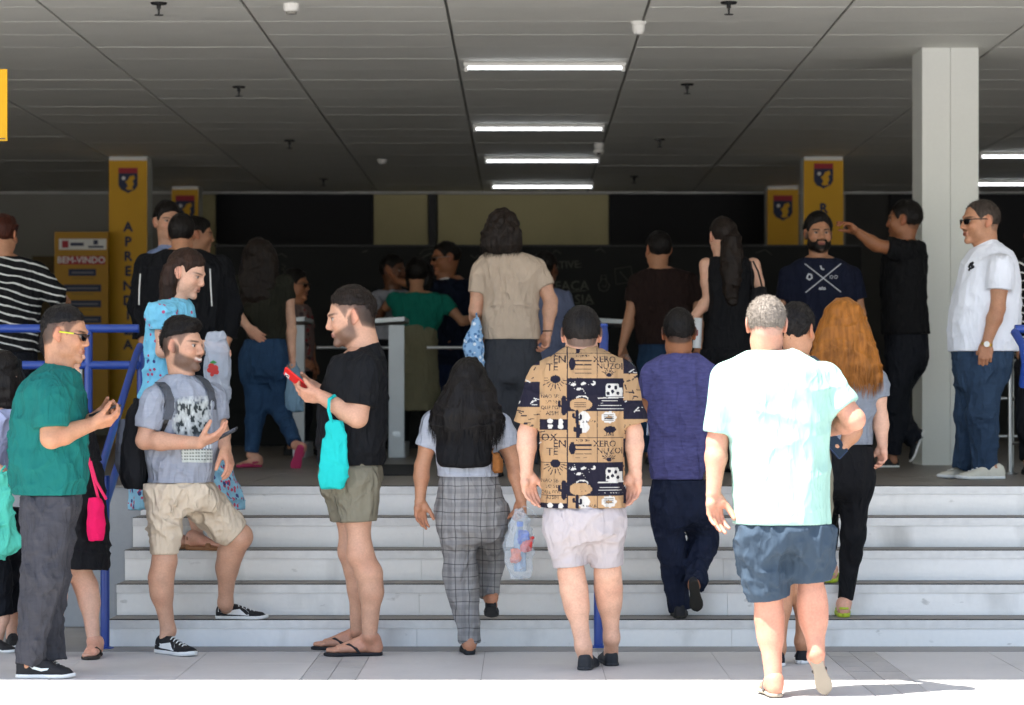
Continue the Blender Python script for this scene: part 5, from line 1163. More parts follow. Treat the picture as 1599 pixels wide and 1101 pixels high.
# jeans woman with arm akimbo
d=19.2
p_jeans=person('woman in an olive top and blue jeans with a hand on her hip',d,'fair',
 dict(c=(404,400),H=52,yaw=165,pitch=0,hair='long',hm=H_DARK,ht=.014,hs=.01,fall=[(376,390,420,.07),(395,378,432,.1),(430,372,436,.09,-.03),(465,376,432,.07,-.06),(486,386,424,.03,-.06)],seed=27),
 [(425,392,422,.065),(436,370,448,.1),(455,368,452,.12),(490,376,448,.115),(520,385,446,.11),(530,384,448,.12)],
 [dict(p=[(374,440),(361,478,-.05),(388,512,-.14)],sc=1.0,hand=dict(f=(.75,.1,-.6),n=(.2,.95,.1),ts=-1,curl=(.2,.2,.25,.3))),
  dict(p=[(446,440),(453,500,.02),(456,556,-.02)],sc=1.0,hand=dict(f=(0,-.1,-1),n=(-.8,-.5,0),ts=1,curl=(1,1.1,1.1,1.2)))],
 [dict(p=[(394,560),(400,632,.02),(392,710,.0)],sc=.98,r=(.095,.075,.058,.056,.036),foot=[G(d,408,.0,ZP),G(d,370,-.12,ZP)],shoe=dict(type='clog',mat=plain('clog_pink','b0305a',.55))),
  dict(p=[(428,560),(434,630,.05),(462,695,-.2)],sc=.98,r=(.095,.075,.058,.056,.036),foot=[(470,696,-.3),(459,736,-.24),(.1,.95,.2)],shoe=dict(type='clog',mat=MATS['clog_pink']))],
 shirt=dict(mat=C('olive_top','24241c'),sleeves=[(.55,.058,.064),(.45,.058,.064)]),
 bottom=dict(mat=JEANS2,sl=[(520,382,447,.115),(545,376,452,.14),(570,374,453,.15),(592,376,450,.13)],len=1.95,r=(.098,.082,.066,.052),folds=.009),res=R2,seed=28)
d=18
p_jack=person('tall person in a black jacket with white piping seen from behind',d,'tan',
 dict(c=(284,366),H=58,yaw=176,pitch=4,hair='short',hm=H_BLACK,ht=.014,hs=.01,seed=29),
 [(386,262,304,.07),(398,236,338,.13),(420,220,358,.16),(460,214,364,.17),(515,216,362,.165),(530,226,350,.15)],
 [dict(p=[(230,415),(217,480,.0),(222,530,-.05)],sc=1.1,hand=dict(f=(.2,0,-1),n=(1,-.3,0),ts=-1)),dict(p=[(346,415),(362,480,.0),(356,530,-.05)],sc=1.1,hand=dict(f=(-.2,0,-1),n=(-1,-.3,0),ts=1))],
 stand(d,266,314,560),shirt=dict(name='jacket',mat=C('black_jacket','0d0e12'),sleeves=[(1.95,.075,.055),(1.95,.075,.055)],collar=''),
 bottom=dict(mat=DARKPANT,sl=[(510,232,344,.15),(550,236,342,.15),(580,240,338,.14)],len=2.0,r=(.1,.085,.075,.065)),res=R2,seed=30)
pj=p_jack
for u0,v0,u1,v1 in ((219,428,217,476),(328,420,331,478)):
    a,b_=W(u0,v0,d-.19),W(u1,v1,d-.19); MB().tube([tuple(a-pj['org']),tuple((a+b_)/2-pj['org']+np.array([0,-.015,0])),tuple(b_-pj['org'])],.005,6).build('piping',M_SOLEW,pj['body'],True)
d=19.6
person('young man facing out behind the black jacket, dark hair, pale blue collar',d,'light',
 dict(c=(262,348),H=60,yaw=25,pitch=0,hair='short',hm=H_BLACK,ht=.02,hs=.01,seed=31),
 [(382,252,280,.07),(392,236,300,.13),(420,226,312,.15),(520,228,310,.14),(540,230,308,.14)],
 [dict(p=[(238,408),(230,470),(236,520)],hand=dict(f=(0,0,-1),n=(1,0,0),ts=1)),dict(p=[(302,408),(310,470),(304,520)],hand=dict(f=(0,0,-1),n=(-1,0,0),ts=-1))],
 stand(d,252,288,560,yaw=20),shirt=dict(mat=C('pale_blue_shirt','7f8fb4'),sleeves=[(.6,.07,.07),(.6,.07,.07)],collar='polo'),
 bottom=dict(mat=DARKPANT,sl=[(525,232,306,.13),(570,234,304,.13)],len=2.0,r=(.09,.08,.07,.06)),res=R2,seed=32)
d=20.4
person('dark-haired person mostly hidden to the right of the black jacket',d,'tan',
 dict(c=(309,368),H=54,yaw=100,pitch=4,hair='short',hm=H_BLACK,ht=.014,hs=.01,seed=33),
 [(394,298,322,.07),(404,284,340,.13),(430,276,346,.14),(530,280,344,.14)],
 [dict(p=[(290,420,-.12),(288,480,-.12),(300,520,-.1)]),dict(p=[(330,420,.12),(330,480,.12),(325,520,.1)])],
 stand(d,300,326,560,yaw=100),shirt=dict(mat=C('pale_grey_blue','7d86a6'),sleeves=[(.6,.065,.065),(.6,.065,.065)],collar='polo'),
 bottom=dict(mat=DARKPANT,sl=[(520,282,342,.13),(570,284,340,.13)],len=2.0,r=(.09,.08,.07,.06)),res=R2,seed=34)
d=18
person('woman with reddish hair tied up in a black and white striped top behind the rail',d,'tan',
 dict(c=(6,368),H=58,yaw=165,pitch=5,hair='tail',hm=H_RED,ht=.016,hs=.01,fall=[(338,-6,20,.05),(352,-16,28,.08),(372,-14,26,.07)],seed=35),
 [(396,-10,26,.07),(408,-36,58,.13),(430,-46,70,.155),(470,-44,66,.15),(520,-40,60,.15),(550,-42,62,.15)],
 [dict(p=[(-32,420),(-40,480),(-30,530)],hand=dict(f=(0,0,-1),n=(1,0,0),ts=-1)),dict(p=[(54,422),(86,458,-.03),(96,482,.2)],sc=1.0,hand=dict(f=(.2,.9,.2),n=(-.6,0,.5),ts=1))],
 stand(d,-6,28,570),shirt=dict(mat=C('striped_top','101013',pattern=stripes),sleeves=[(1.5,.072,.055),(1.5,.072,.055)],collar=''),
 bottom=dict(mat=DARKPANT,sl=[(540,-38,60,.14),(580,-36,58,.14)],len=2.0,r=(.1,.085,.07,.06)),res=R2,seed=36)
# floral blouse woman with glasses
d=23
person('woman with glasses in a rosy flowered blouse beside the narrow turnstile',d,'brown',
 dict(c=(462,446),H=48,yaw=70,pitch=2,hair='short',hm=H_BLACK,ht=.014,hs=.01,glasses=dict(frame=M_FRAME,lens=plain('clear_lens','3a2a22',.1)),seed=37),
 [(470,450,472,.07),(479,440,484,.13),(500,437,490,.15),(540,440,490,.14),(580,438,491,.15)],
 [dict(p=[(452,488,-.14),(448,530,-.15),(470,560,-.1)],sc=.9,hand=dict(f=(.7,0,-.6),n=(-.3,.6,0),ts=1)),dict(p=[(476,488,.14),(484,530,.15),(488,565,.1)],sc=.9,hand=dict(f=(0,0,-1),n=(0,-1,0),ts=-1))],
 stand(d,456,474,600,yaw=70,sp=.06),shirt=dict(mat=C('rosy_floral','6d5a56',pattern=spots('8f3a3a','a99',.35,.5,20,.35) if 0 else spots('7d2f33','3b2f33',.3,.5,20,.35)),sleeves=[(.6,.06,.065),(.6,.06,.065)]),
 bottom=dict(mat=DARKPANT,sl=[(570,438,490,.14),(605,440,488,.14)],len=2.0,r=(.09,.075,.06,.05)),res=R2,seed=38)
# embrace
d=24.8
person('man with glasses in a navy sweater and white collar hugging by the blackboard',d,'brown',
 dict(c=(696,404),H=52,yaw=-70,pitch=6,hair='short',hm=H_BLACK,ht=.006,hs=.006,glasses=dict(frame=plain('frame_silver','8a8a8a',.3,.5,1),lens=MATS['clear_lens']),seed=39),
 [(430,690,722,.07),(440,676,736,.13),(470,672,742,.15),(520,672,740,.15),(570,676,736,.14)],
 [dict(p=[(686,450,-.1),(650,446,-.22),(618,438,-.25)],sc=1.0,hand=dict(f=(-.6,-.1,.8),n=(.6,.3,.6),ts=1,curl=(.1,.15,.2,.3))),dict(p=[(730,450,.05),(740,500,0),(720,530,-.1)],hand=dict(f=(-.6,0,-.5),n=(0,-1,0),ts=1))],
 stand(d,692,720,580,yaw=-90),shirt=dict(mat=C('navy_sweater','0e1628'),sleeves=[(.75,.066,.066),(.9,.07,.06)],collar='polo',cm=M_SOLEW),
 bottom=dict(mat=DENIM('navy_jeans','16233f'),sl=[(560,676,736,.14),(600,680,734,.14)],len=2.0,r=(.09,.08,.07,.06)),res=R2,seed=40)
d=24
person('woman in a teal top and cream overskirt hugging in front of the blackboard',d,'tan',
 dict(c=(652,430),H=50,yaw=172,pitch=4,hair='long',hm=H_BLACK,ht=.014,hs=.012,fall=[(408,640,668,.06),(425,632,676,.08),(445,634,676,.06),(458,642,668,.03)],seed=41),
 [(452,642,668,.07),(460,620,690,.11),(475,610,698,.13),(500,614,692,.13),(512,620,684,.13),(530,620,682,.13)],
 [dict(p=[(616,468),(604,480,.1),(610,470,.3)],sc=.9),dict(p=[(692,470),(722,502,-.05),(745,496,.1)],sc=.95,hand=dict(f=(.8,.6,.1),n=(-.3,.6,.3),ts=1))],
 stand(d,632,666,558,sc=.95),shirt=dict(mat=C('teal_top','0f6b5c'),sleeves=[(.35,.065,.068),(.5,.062,.066)]),
 bottom=dict(name='leggings',mat=MATS['black_leggings'],sl=[(520,612,682,.13),(600,614,680,.14)],len=2.0,r=(.085,.07,.055,.045),folds=.004),
 skirt=dict(name='overskirt',mat=C('cream_skirt','7a765f'),sl=[(508,619,682,.14),(560,620,684,.16),(610,622,687,.17),(640,624,688,.17)],folds=.016),res=R2,seed=42)
d=25.6
person('man in a white tee hugged behind a raised hand near the blackboard',d,'dark',
 dict(c=(614,424),H=48,yaw=60,pitch=2,hair='short',hm=H_BLACK,seed=43),
 [(448,600,626,.07),(456,584,640,.13),(480,578,646,.14),(530,582,644,.13)],
 [dict(p=[(590,466,-.08),(588,500,-.25),(606,470,-.42)],hand=dict(f=(.8,0,.3),n=(.2,.9,0),ts=-1,curl=(.1,.1,.15,.2))),dict(p=[(634,466,.1),(650,490,-.2),(640,480,-.4)])],
 stand(d,598,626,560,yaw=60),shirt=dict(mat=C('white_tee','9a9ca6'),sleeves=[(.7,.065,.068),(.7,.065,.068)]),
 bottom=dict(mat=DARKPANT,sl=[(520,582,642,.13),(570,584,640,.13)],len=2.0,r=(.09,.08,.07,.06)),res=R2,seed=44)
# beige tee woman
d=17
p_beige=person('curly-haired woman in a beige tee and dark grey trousers with a light blue bag',d,'light',
 dict(c=(785,368),H=62,yaw=170,pitch=4,hair='curly',hm=H_DARK,ht=.02,hs=.016,fall=[(342,766,804,.08,-.03),(362,753,815,.1,-.04),(385,752,817,.09,-.05),(397,762,808,.05,-.06)],seed=45,nbx=0),
 [(391,764,806,.075),(399,750,834,.12),(412,744,846,.145),(440,748,846,.155),(470,754,843,.15),(500,753,842,.15),(526,752,845,.155),(532,752,846,.155),(560,752,844,.16)],
 [dict(p=[(752,422),(744,485,-.0),(744,520,.22)],sc=1.1,r=(.05,.047,.042,.041,.026),hand=dict(f=(.1,.6,-.7),n=(.8,0,0),ts=-1,curl=(1,1.1,1.1,1.2))),
  dict(p=[(838,422),(860,470,-.02),(855,520,-.05)],sc=1.1,hand=dict(f=(-.2,0,-1),n=(-.8,-.5,0),ts=1,curl=(.6,.7,.8,.8)))],
 stand(d,775,822,580,sc=1.1),shirt=dict(mat=C('beige_tee','b09e8c'),hemv=530,sleeves=[(.56,.064,.068),(.56,.066,.07)],folds=.014,h=.0055),
 bottom=dict(mat=C('slate_trousers','34363b'),sl=[(520,754,843,.15),(560,754,843,.165),(600,758,842,.15)],len=2.0,r=(.115,.1,.085,.075)),res=1.25,seed=46)
b=MB().lathe([(.03,-.004),(.033,0),(.03,.004)],seg=14); b.build('bracelet',M_SHOEB,p_beige['body'],True,tuple(p_beige['J']((855,517,-.05))-p_beige['org']))
d=21.5
person('man in a pale blue shirt standing behind the woman in the beige tee',d,'dark',
 dict(c=(852,420),H=52,yaw=150,pitch=2,hair='short',hm=H_BLACK,ht=.01,hs=.008,seed=47),
 [(446,838,866,.07),(455,820,884,.13),(480,812,896,.15),(540,816,892,.15),(590,816,890,.15)],
 [dict(p=[(826,468),(816,520),(820,560)]),dict(p=[(880,468),(890,520),(886,560)],hand=dict(f=(0,0,-1),n=(-1,0,0),ts=1))],
 stand(d,838,870,600),shirt=dict(mat=C('dusky_blue_shirt','6d7693'),sleeves=[(.9,.07,.07),(.9,.07,.07)],collar='polo'),
 bottom=dict(mat=DARKPANT,sl=[(580,818,890,.14),(620,820,888,.14)],len=2.0,r=(.09,.08,.07,.06)),res=R2,seed=48)
d=20
person('man in a dark brown tee and jeans walking in, seen from behind',d,'tan',
 dict(c=(1028,391),H=56,yaw=-160,pitch=2,hair='short',hm=H_BLACK,ht=.01,hs=.007,seed=49),
 [(416,1012,1050,.07),(424,996,1074,.13),(445,986,1084,.15),(490,990,1082,.15),(530,994,1080,.15),(538,994,1080,.15)],
 [dict(p=[(994,440),(985,492),(972,540,-.03)],sc=1.08,hand=dict(f=(-.1,-.1,-1),n=(.8,-.4,0),ts=-1,curl=(.8,.9,1,1))),dict(p=[(1076,440),(1088,492),(1092,540,-.03)],sc=1.08,hand=dict(f=(0,0,-1),n=(-.8,-.4,0),ts=1))],
 stand(d,1016,1058,570),shirt=dict(mat=C('brown_tee','221512'),sleeves=[(.6,.068,.072),(.6,.068,.072)]),
 bottom=dict(mat=DENIM('mid_jeans','20364f'),sl=[(528,996,1078,.14),(570,998,1076,.14)],len=2.0,r=(.095,.085,.072,.06)),res=R2,seed=50)
d=18
p_blk=person('woman with a dark ponytail in a long black sleeveless dress carrying a shoulder bag',d,'fair',
 dict(c=(1128,370),H=58,yaw=-165,pitch=4,hair='tail',hm=H_DARK,ht=.01,hs=.007,fall=[(350,1128,1148,.04),(370,1126,1156,.06,-.08),(410,1122,1158,.06,-.1),(450,1126,1154,.05,-.1),(478,1134,1148,.025,-.1)],seed=51),
 [(396,1118,1148,.06),(404,1104,1172,.09),(425,1102,1180,.12),(470,1106,1178,.12),(520,1100,1184,.13),(560,1094,1192,.15)],
 [dict(p=[(1103,414),(1107,468,.03),(1082,496,-.02)],sc=1.0,hand=dict(f=(-.6,.2,-.5),n=(.3,.4,-.5),ts=-1,curl=(.9,1,1,1.1),sc=.95)),dict(p=[(1176,414),(1188,468),(1184,500,.12)],sc=1.0,hand=dict(f=(-.2,.6,-.6),n=(-.8,0,0),ts=1))],
 stand(d,1126,1164,580),shirt=dict(name='dress_top',mat=MATS['black_dress'],collar='',folds=.008),
 skirt=dict(mat=MATS['black_dress'],sl=[(545,1092,1192,.15),(620,1092,1192,.17),(700,1090,1196,.19),(722,1090,1196,.19)],folds=.015),res=R2,seed=52)
d=19
p_navy=person('bearded man in a navy tee printed with a white cross and small icons',d,'tan',
 dict(c=(1278,366),H=60,yaw=6,pitch=0,hair='short',hm=H_BLACK,ht=.022,hs=.012,rec=.012,taper=.5,stubble=.9,beard=1,seed=53,brow=1),
 [(398,1258,1298,.075),(408,1238,1322,.13),(430,1222,1340,.155),(475,1224,1338,.16),(530,1228,1334,.16),(550,1230,1332,.16)],
 [dict(p=[(1232,432),(1228,490),(1236,545,-.03)],sc=1.12,hand=dict(f=(0,0,-1),n=(1,.3,0),ts=1)),dict(p=[(1330,432),(1342,490),(1338,545,-.03)],sc=1.12,hand=dict(f=(0,0,-1),n=(-1,.3,0),ts=-1))],
 stand(d,1256,1304,585,yaw=0),shirt=dict(mat=C('navy_tee','12172a'),sleeves=[(.62,.074,.08),(.62,.074,.08)],folds=.009),
 bottom=dict(mat=DARKPANT,sl=[(540,1232,1330,.15),(580,1234,1328,.15)],len=2.0,r=(.1,.085,.075,.065)),res=1.2,seed=54)
d=19.2
p_point=person('man in black pointing with an outstretched arm, leaning on the white column',d,'brown',
 dict(c=(1412,345),H=60,yaw=-108,pitch=0,hair='short',hm=H_BLACK,ht=.012,hs=.006,seed=55,fade=.4),
 [(372,1394,1434,.075),(382,1384,1446,.14),(405,1376,1448,.19),(450,1374,1448,.19),(500,1376,1448,.18),(522,1378,1450,.18)],
 [dict(p=[(1412,392,-.16),(1368,383,-.2),(1341,364,-.24)],sc=1.12,r=(.05,.045,.04,.04,.028),hand=dict(f=(-.75,-.1,.6),n=(-.6,-.2,-.7),ts=-1,curl=(.25,.45,.5,.55),sc=1.1)),dict(p=[(1420,392,.18),(1436,450,.2),(1420,505,.15)],sc=1.1,hand=dict(f=(0,0,-1),n=(0,-1,0),ts=1))],
 [dict(p=[(1408,560,-.07),(1396,635,-.08),(1392,708,-.06)],sc=1.08,back=(.02,0,0),foot=[G(d,1404,-.06,ZP),G(d,1358,-.1,ZP)],shoe=dict(type='sneaker',mat=M_SHOEB,sole=M_SOLEW)),
  dict(p=[(1424,560,.08),(1392,632,-.02),(1428,690,-.05)],sc=1.08,back=(.02,0,0),foot=[(1443,672,-.05),(1424,722,-.05),(-.93,-.1,.35)],shoe=dict(type='sneaker',mat=M_SHOEB,sole=M_SOLEW))],
 shirt=dict(mat=C('black_tee_worn','0f0f11'),sleeves=[(.62,.075,.08),(.62,.075,.08)]),
 bottom=dict(mat=DARKPANT,sl=[(512,1380,1450,.16),(550,1380,1450,.16),(580,1384,1446,.15)],len=2.02,r=(.11,.09,.08,.07)),res=1.25,seed=56)
d=17.4
person('person in a striped dark top cut off by the right edge behind the white polo',d,'tan',
 dict(c=(1622,370),H=58,yaw=160,pitch=3,hair='short',hm=H_BLACK,hs=.01,seed=57),
 [(398,1606,1640,.07),(408,1590,1656,.13),(440,1582,1664,.15),(520,1586,1660,.15),(545,1586,1660,.15)],
 [dict(p=[(1596,425),(1588,490),(1592,540)],hand=dict(f=(0,0,-1),n=(1,0,0),ts=-1)),dict(p=[(1650,425),(1660,490),(1656,540)])],
 stand(d,1606,1640,580),shirt=dict(mat=MATS['striped_top'],sleeves=[(.9,.07,.07),(.9,.07,.07)]),
 bottom=dict(mat=DARKPANT,sl=[(535,1588,1658,.14),(580,1590,1656,.14)],len=2.0,r=(.09,.08,.07,.06)),res=R2,seed=58)
# ---------------------------------------------------------------- prints on clothes, bags and small things
from mathutils.bvhtree import BVHTree
def caster(info):
    v,f=info['shirtvf']; t=BVHTree.FromPolygons(v.tolist(),f.tolist()); d0=info['org'][1]+CD
    def hit(u,v_,off=.003):
        p=W(u,v_,d0); c=np.array([0,-CD,EYE]); dr=unit(p-c); h=t.ray_cast(Vector(c+dr*(d0-1.2)),Vector(dr),2.5)
        if h[0] is None: return None
        n=h[1] if h[1].dot(Vector(dr))<0 else -h[1]; return np.array(h[0]+n*off)
    return hit
def print_line(info,hit,pts,r,mat,name='printed_line',n=14):
    P=[]
    for a,b in zip(pts[:-1],pts[1:]):
        for t in np.linspace(0,1,n):
            q=hit(a[0]+(b[0]-a[0])*t,a[1]+(b[1]-a[1])*t,.0015)
            if q is not None: P.append(tuple(q-info['org']))
    if len(P)>1: MB().tube(P,r,5).build(name,mat,info['shirt'],True)
def print_patch(info,hit,u0,u1,v0,v1,fn,mat,n=48,name='shirt_print'):
    V=[];idx={};F=[];Cc=[]
    for j in range(n+1):
        for i in range(n+1):
            a,b=i/n,j/n; q=hit(u0+(u1-u0)*a,v0+(v1-v0)*b,.0035)
            if q is None: continue
            idx[i,j]=len(V); V.append(q-info['org']); Cc.append(fn(a,b))
    for j in range(n):
        for i in range(n):
            k=[(i,j),(i+1,j),(i+1,j+1),(i,j+1)]
            if all(q in idx for q in k):
                Q=[idx[q] for q in k]
                if max(np.linalg.norm(V[Q[0]]-V[Q[2]]),np.linalg.norm(V[Q[1]]-V[Q[3]]))<.05: F.append(Q)
    if F: return link(name,npmesh(name,np.array(V),np.array(F),np.array(Cc)),mat,info['shirt'])
M_PRINT=fabric('print_ink','808080',attr=True,var=.05,weave=False)
M_PW=plain('print_white','c4c6cc',.8)
h=caster(p_navy)
print_line(p_navy,h,[(1257,412),(1313,456)],.004,M_PW); print_line(p_navy,h,[(1313,412),(1258,457)],.004,M_PW)
print_line(p_navy,h,[(1281,415),(1283,420),(1287,421)],.006,M_PW,'printed_moon',5)
for p in ([(1261,431),(1263,428),(1267,429),(1268,434),(1264,437),(1260,434),(1261,431)],): print_line(p_navy,h,p,.006,M_PW,'printed_apple',4)
print_line(p_navy,h,[(1296,431),(1299,430),(1301,432),(1299,435),(1296,434),(1296,431)],.002,M_PW,'printed_glasses',4); print_line(p_navy,h,[(1303,431),(1306,430),(1308,432),(1306,435),(1303,434),(1303,431)],.002,M_PW,'printed_glasses',4)
print_line(p_navy,h,[(1279,452),(1280,449),(1282,451),(1284,448),(1286,451),(1288,449),(1289,452),(1279,452)],.003,M_PW,'printed_crown',4)
h=caster(p_pack)
def tee(a,b):
    x,y=a*9,b*9; n=float(vnoise(np.array([x*1.3]),np.array([y*1.3]),np.array([1.])))*.6+float(vnoise(np.array([x*3.2]),np.array([y*3.2]),np.array([5.])))*.4
    base=np.array(lin('9297a2'))
    if b>.70 and a>.25:
        if b<.80: return np.array(lin('c3ccd4')) if (int(a*40)%3 and .72<b<.79) else np.array(lin('7d8794'))
        r=int((b-.80)*60)%3; return np.array(lin('b9c0bd')) if r or (int(a*57)%4==0) else np.array(lin('4a514e'))
    edge=min(a,1-a,b*1.2,.72-b)*6; k=np.clip(edge+n-.35,0,1); ink=np.array(lin('3b423f'))*(1-n)+np.array(lin('c9cdca'))*n*1.1 if n>.45 else np.array(lin('33393a'))
    return base*(1-k)+ink*k
print_patch(p_pack,h,268,331,618,722,tee,M_PRINT,64)
h=caster(p_polo)
print_line(p_polo,h,[(1513,418),(1516,412),(1520,410),(1517,415),(1521,417),(1515,420),(1513,423)],.008,plain('emblem_ink','15161c',.8),'chest_emblem',4)
# bags
def baggy(rows_,d,k=.03,n=2.1,grow_=0): return loft([(W(0,r[0],d)[2],W((r[1]+r[2])/2,0,d)[0],d-CD+(r[4] if len(r)>4 else 0),(r[2]-r[1])/2*d/FPX,r[3]) for r in rows_],n=n,cap=.01,k=k)
def film(name,col,alpha,rough=.25):
    b=NB(name); b.set(lin(col),rough,.6); b.b.inputs['Alpha'].default_value=alpha; b.bump(b.noise(22,4),.9,.012); MATS[name]=b.m; return b.m
def bag(name,label,d,rows_,mat,straps=(),folds=.014,fs=1.3,fz=.3,smat=None,sr=.006,cat='bag',h=.006,seed=3,part='pouch'):
    o0=W((rows_[0][1]+rows_[0][2])/2,rows_[0][0],d); r=empty(name,tuple(o0)); tag(r,label,cat)
    v,f=surf([baggy(rows_,d)],h,folds=folds,fs=fs,fz=fz,seed=seed); b=link(part,npmesh(part,v-o0,f),mat,r)
    for s in straps: MB().tube([tuple(W(u,v_,d+y)-o0) for u,v_,y in s],sr,6).build('strap',smat or mat,r,True)
    return r
TEAL=C('teal_bag_cloth','1fb3ae',wr=.004)
bag('carrier_bag','turquoise cloth bag hanging from the arm of the man in black',13.67,[(655,518,537,.012,-.24),(680,512,544,.02,-.24),(720,507,547,.03,-.24),(745,504,546,.035,-.24),(760,509,543,.03,-.24)],TEAL,
    [[(521,672,-.24),(513,640,-.26),(514,624,-.24),(522,618,-.2),(530,630,-.15),(533,655,-.2),(536,672,-.24)]],fz=.15,sr=.009)
bag('shoulder_bag','hot pink crossbody bag hanging on the black dress',13.57,[(776,150,168,.03,-.2),(790,147,172,.04,-.2),(825,146,173,.045,-.2),(840,150,170,.03,-.2)],C('pink_bag','d81558',wr=.005),
    [[(154,780,-.2),(146,748,-.2),(138,715,-.2),(132,680,-.18),(126,640,-.17),(112,606,-.15)],[(166,780,-.2),(150,752,-.2),(141,720,-.2)]],smat=plain('pink_strap','cf1553',.6),sr=.008,folds=.008)
bag('cloth_bag','mint green cloth bag held low at the left picture edge',13.5,[(742,-6,14,.02,-.15),(780,-14,26,.03,-.15),(830,-30,36,.03,-.15),(850,-36,40,.025,-.15),(868,-40,8,.02,-.15)],C('mint_bag','4fb5a0',wr=.006),[[(4,748,-.13),(2,735,-.12),(8,728,-.1)]],folds=.03,fz=.1)
CLEAR=film('clear_film','c9d3da',.32)
bag('plastic_bag','clear plastic bag with a water bottle in the hand of the woman in plaid',13.6,[(797,806,820,.015,-.05),(815,796,826,.05,-.05),(850,789,831,.065,-.05),(880,793,830,.06,-.05),(899,798,826,.04,-.05)],CLEAR,[[(812,800,-.05),(818,790,-.05),(830,796,-.05),(838,806,-.04),(826,812,-.05),(818,806,-.05)]],folds=.022,fs=2,sr=.0025)
bp=W(812,892,13.57); bt=MB().lathe([(.03,0),(.032,.01),(.032,.05),(.029,.06),(.032,.07),(.032,.16),(.026,.19),(.014,.215),(.014,.225)],seg=18).build('water_bottle',film('bottle_plastic','8fb2d6',.55,.1),None,True,tuple(bp)); tag(bt,'clear blue water bottle with a blue cap inside the plastic bag','bottle')
MB().lathe([(.0165,.226),(.0165,.25),(.001,.252)],seg=16).build('cap',plain('cap_blue','3a6fd0',.4),bt,True)
for i,(u,v_,c,lb) in enumerate(((822,850,'c9302c','red snack packet pressed against the bottle in the plastic bag'),(806,868,'d8622c','orange snack packet low in the plastic bag'),(818,838,'2e55b8','blue snack packet high in the plastic bag'))):
    p=W(u,v_,13.54); v,f=surf([loft([(p[2]-.035,p[0],p[1],.028,.006),(p[2],p[0],p[1],.026,.016),(p[2]+.035,p[0],p[1],.028,.006)])],.004,folds=.01,fs=3,seed=i)
    o=link('snack_packet',npmesh('snack_packet',v-p,f),plain('packet_%s'%c,c,.3,.5,0,.4,40),None,tuple(p)); tag(o,lb,'packet')
g=bag('plastic_bag','white see-through bag printed with a red berry held by the girl in blue',14.62,[(518,326,352,.02,-.1),(540,324,360,.05,-.1),(580,322,362,.06,-.1),(625,326,361,.05,-.1),(645,336,356,.03,-.1)],film('milky_film','b9bfca',.6),folds=.014,fs=1.6)
BER=plain('berry_red','b8322c',.6); LEAFG=plain('berry_leaf','2f7d3a',.6); go=g.location
for du,dv,r_ in ((0,0,5),(6,3,5),(3,8,5),(8,9,4),(-3,6,4),(1,13,3)):
    p=W(330+du,572+dv,14.45)-np.array(go); MB().lathe([(r_*14.45/FPX,0),(r_*.8*14.45/FPX,.001)],(0,0,0),12).build('berry_print',BER,g,False,tuple(p)).rotation_euler=(1.5708,0,0)
p=W(333,566,14.45)-np.array(go); MB().prism([(-.02,0),(0,.012),(.02,0),(.008,-.006),(-.008,-.006)],-.001,.001).build('leaf_print',LEAFG,g,False,tuple(p))
bag('carrier_bag','pale blue bag hanging from the hand of the woman in jeans',19.2,[(566,452,462,.02,-.03),(585,448,471,.04,-.03),(620,445,475,.05,-.03),(642,447,474,.04,-.03)],C('pale_blue_bag','7e9db4'),[[(456,570,-.03),(457,560,-.03),(460,570,-.03)]],h=.008)
bag('drawstring_bag','light blue checked bag hanging in front of the woman in beige',17,[(496,740,748,.015,-.1),(515,732,752,.035,-.1),(545,724,754,.05,-.1),(565,732,755,.04,-.1),(580,746,756,.02,-.1)],C('blue_check','8fb4da',pattern=spots('4f78a8','dfe8f2',.2,.5,40,.4)),[[(745,500,-.1),(744,490,-.05),(744,478,.05)]],h=.007)
bag('plastic_bag','thin clear bag in the hand of the man in brown',20,[(556,974,982,.015,-.03),(572,968,990,.04,-.03),(595,966,992,.04,-.03)],CLEAR,h=.008,folds=.02)
bag('shoulder_bag','black shoulder bag on two thin straps beside the black dress',17.9,[(450,1172,1196,.05,.03),(470,1170,1200,.06,.03),(520,1170,1202,.06,.03)],C('black_bag','141416'),[[(1176,455,.0),(1174,425,-.06),(1172,408,-.02)],[(1192,455,.0),(1184,425,-.06),(1176,408,-.02)]],smat=plain('strap_black','0c0c0e',.5),h=.008)
bag('sling_bag','small tan pouch at the right hip of the woman in plaid',13.62,[(710,771,781,.02,-.03),(722,770,785,.03,-.03),(737,773,784,.025,-.03)],C('tan_leather','8e5a2e'),[[(772,714,-.04),(768,706,-.03),(770,700,.0)]],sr=.004)
o=MB().box(-.06,.06,-.004,.004,-.09,.09).build('paper_folder',plain('pale_paper','b4c2d6',.7),None,False,tuple(W(1022,655,14.4))); o.rotation_euler=(0,.1,.9); tag(o,'pale blue folder held in front of the boy in purple','folder'); MB().box(-.055,.055,-.0055,-.0042,-.085,.085).build('sheet',M_SOLEW,o)
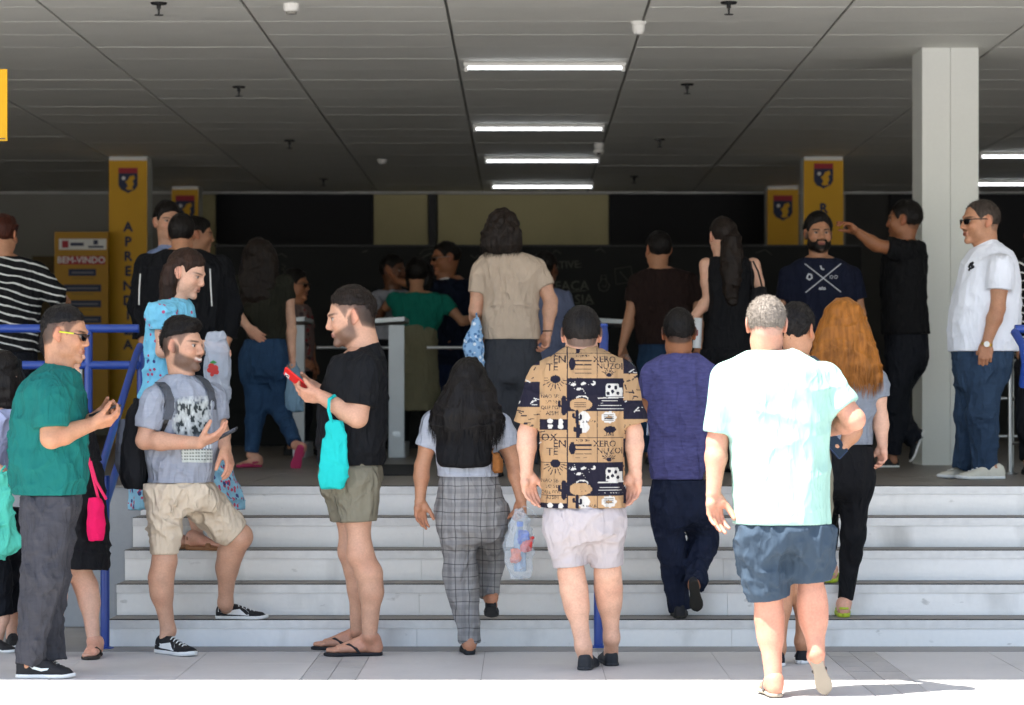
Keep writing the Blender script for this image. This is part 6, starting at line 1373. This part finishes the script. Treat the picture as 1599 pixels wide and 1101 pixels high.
o=MB().tube([(0,0,-.1),(.01,0,.1)],.028,14).build('paper_roll',plain('paper_white','c9cbcd',.7),None,True,tuple(W(1088,520,17.95))); tag(o,'white roll of paper held by the woman in the black dress','paper'); MB().tube([(.0005,0,-.02),(.0025,0,.02)],.0287,14,False).build('rubber_band',plain('band_red','7c2020',.6),o,True)
# backpack on the smiling man
d=13.8; o0=W(208,700,d); bpk=empty('backpack',tuple(o0)); tag(bpk,'grey and black backpack worn by the smiling man in the printed tee','backpack')
v,f=surf([baggy([(625,208,236,.10,.05),(650,196,236,.14,.05),(700,188,234,.15,.05),(745,186,232,.15,.05),(762,194,230,.13,.05)],d)],.006,folds=.012); link('pack_body',npmesh('pack_body',v-o0,f),C('pack_black','17181b'),bpk)
v,f=surf([baggy([(655,186,206,.09,.05),(690,180,206,.10,.05),(725,180,206,.10,.05),(740,184,206,.09,.05)],d)],.006,folds=.008); link('front_pocket',npmesh('front_pocket',v-o0,f),C('pack_grey','5b5f68'),bpk)
hit=caster(p_pack)
def strap_on(pts,w,mat,name):
    L=[];R=[]
    for u,v_ in pts:
        a=hit(u-w/2,v_,.008); b=hit(u+w/2,v_,.008)
        if a is None or b is None: continue
        L.append(a-o0);R.append(b-o0)
    if len(L)<2: return
    m=MB()
    for i in range(len(L)-1):
        a,b,c,e=L[i],R[i],R[i+1],L[i+1]; q=np.array([0,.006,0]); m.quad(tuple(a),tuple(b),tuple(c),tuple(e)); m.quad(tuple(a+q),tuple(a),tuple(e),tuple(e+q)); m.quad(tuple(b),tuple(b+q),tuple(c+q),tuple(c))
    m.build(name,mat,bpk,True)
SG=C('strap_grey_cloth','4d5056')
def curve(ps,n=14):
    out=[]
    for i in range(len(ps)-1):
        for t in np.linspace(0,1,n,endpoint=False): out.append(tuple(np.array(ps[i])*(1-t)+np.array(ps[i+1])*t))
    return out+[ps[-1]]
strap_on(curve([(250,598),(258,606),(264,622),(265,640),(260,655)]),15,SG,'shoulder_strap'); strap_on(curve([(260,655),(255,668),(248,680)]),8,M_BLK,'webbing')
strap_on(curve([(306,588),(318,594),(327,610),(330,626),(330,640)]),11,SG,'shoulder_strap')
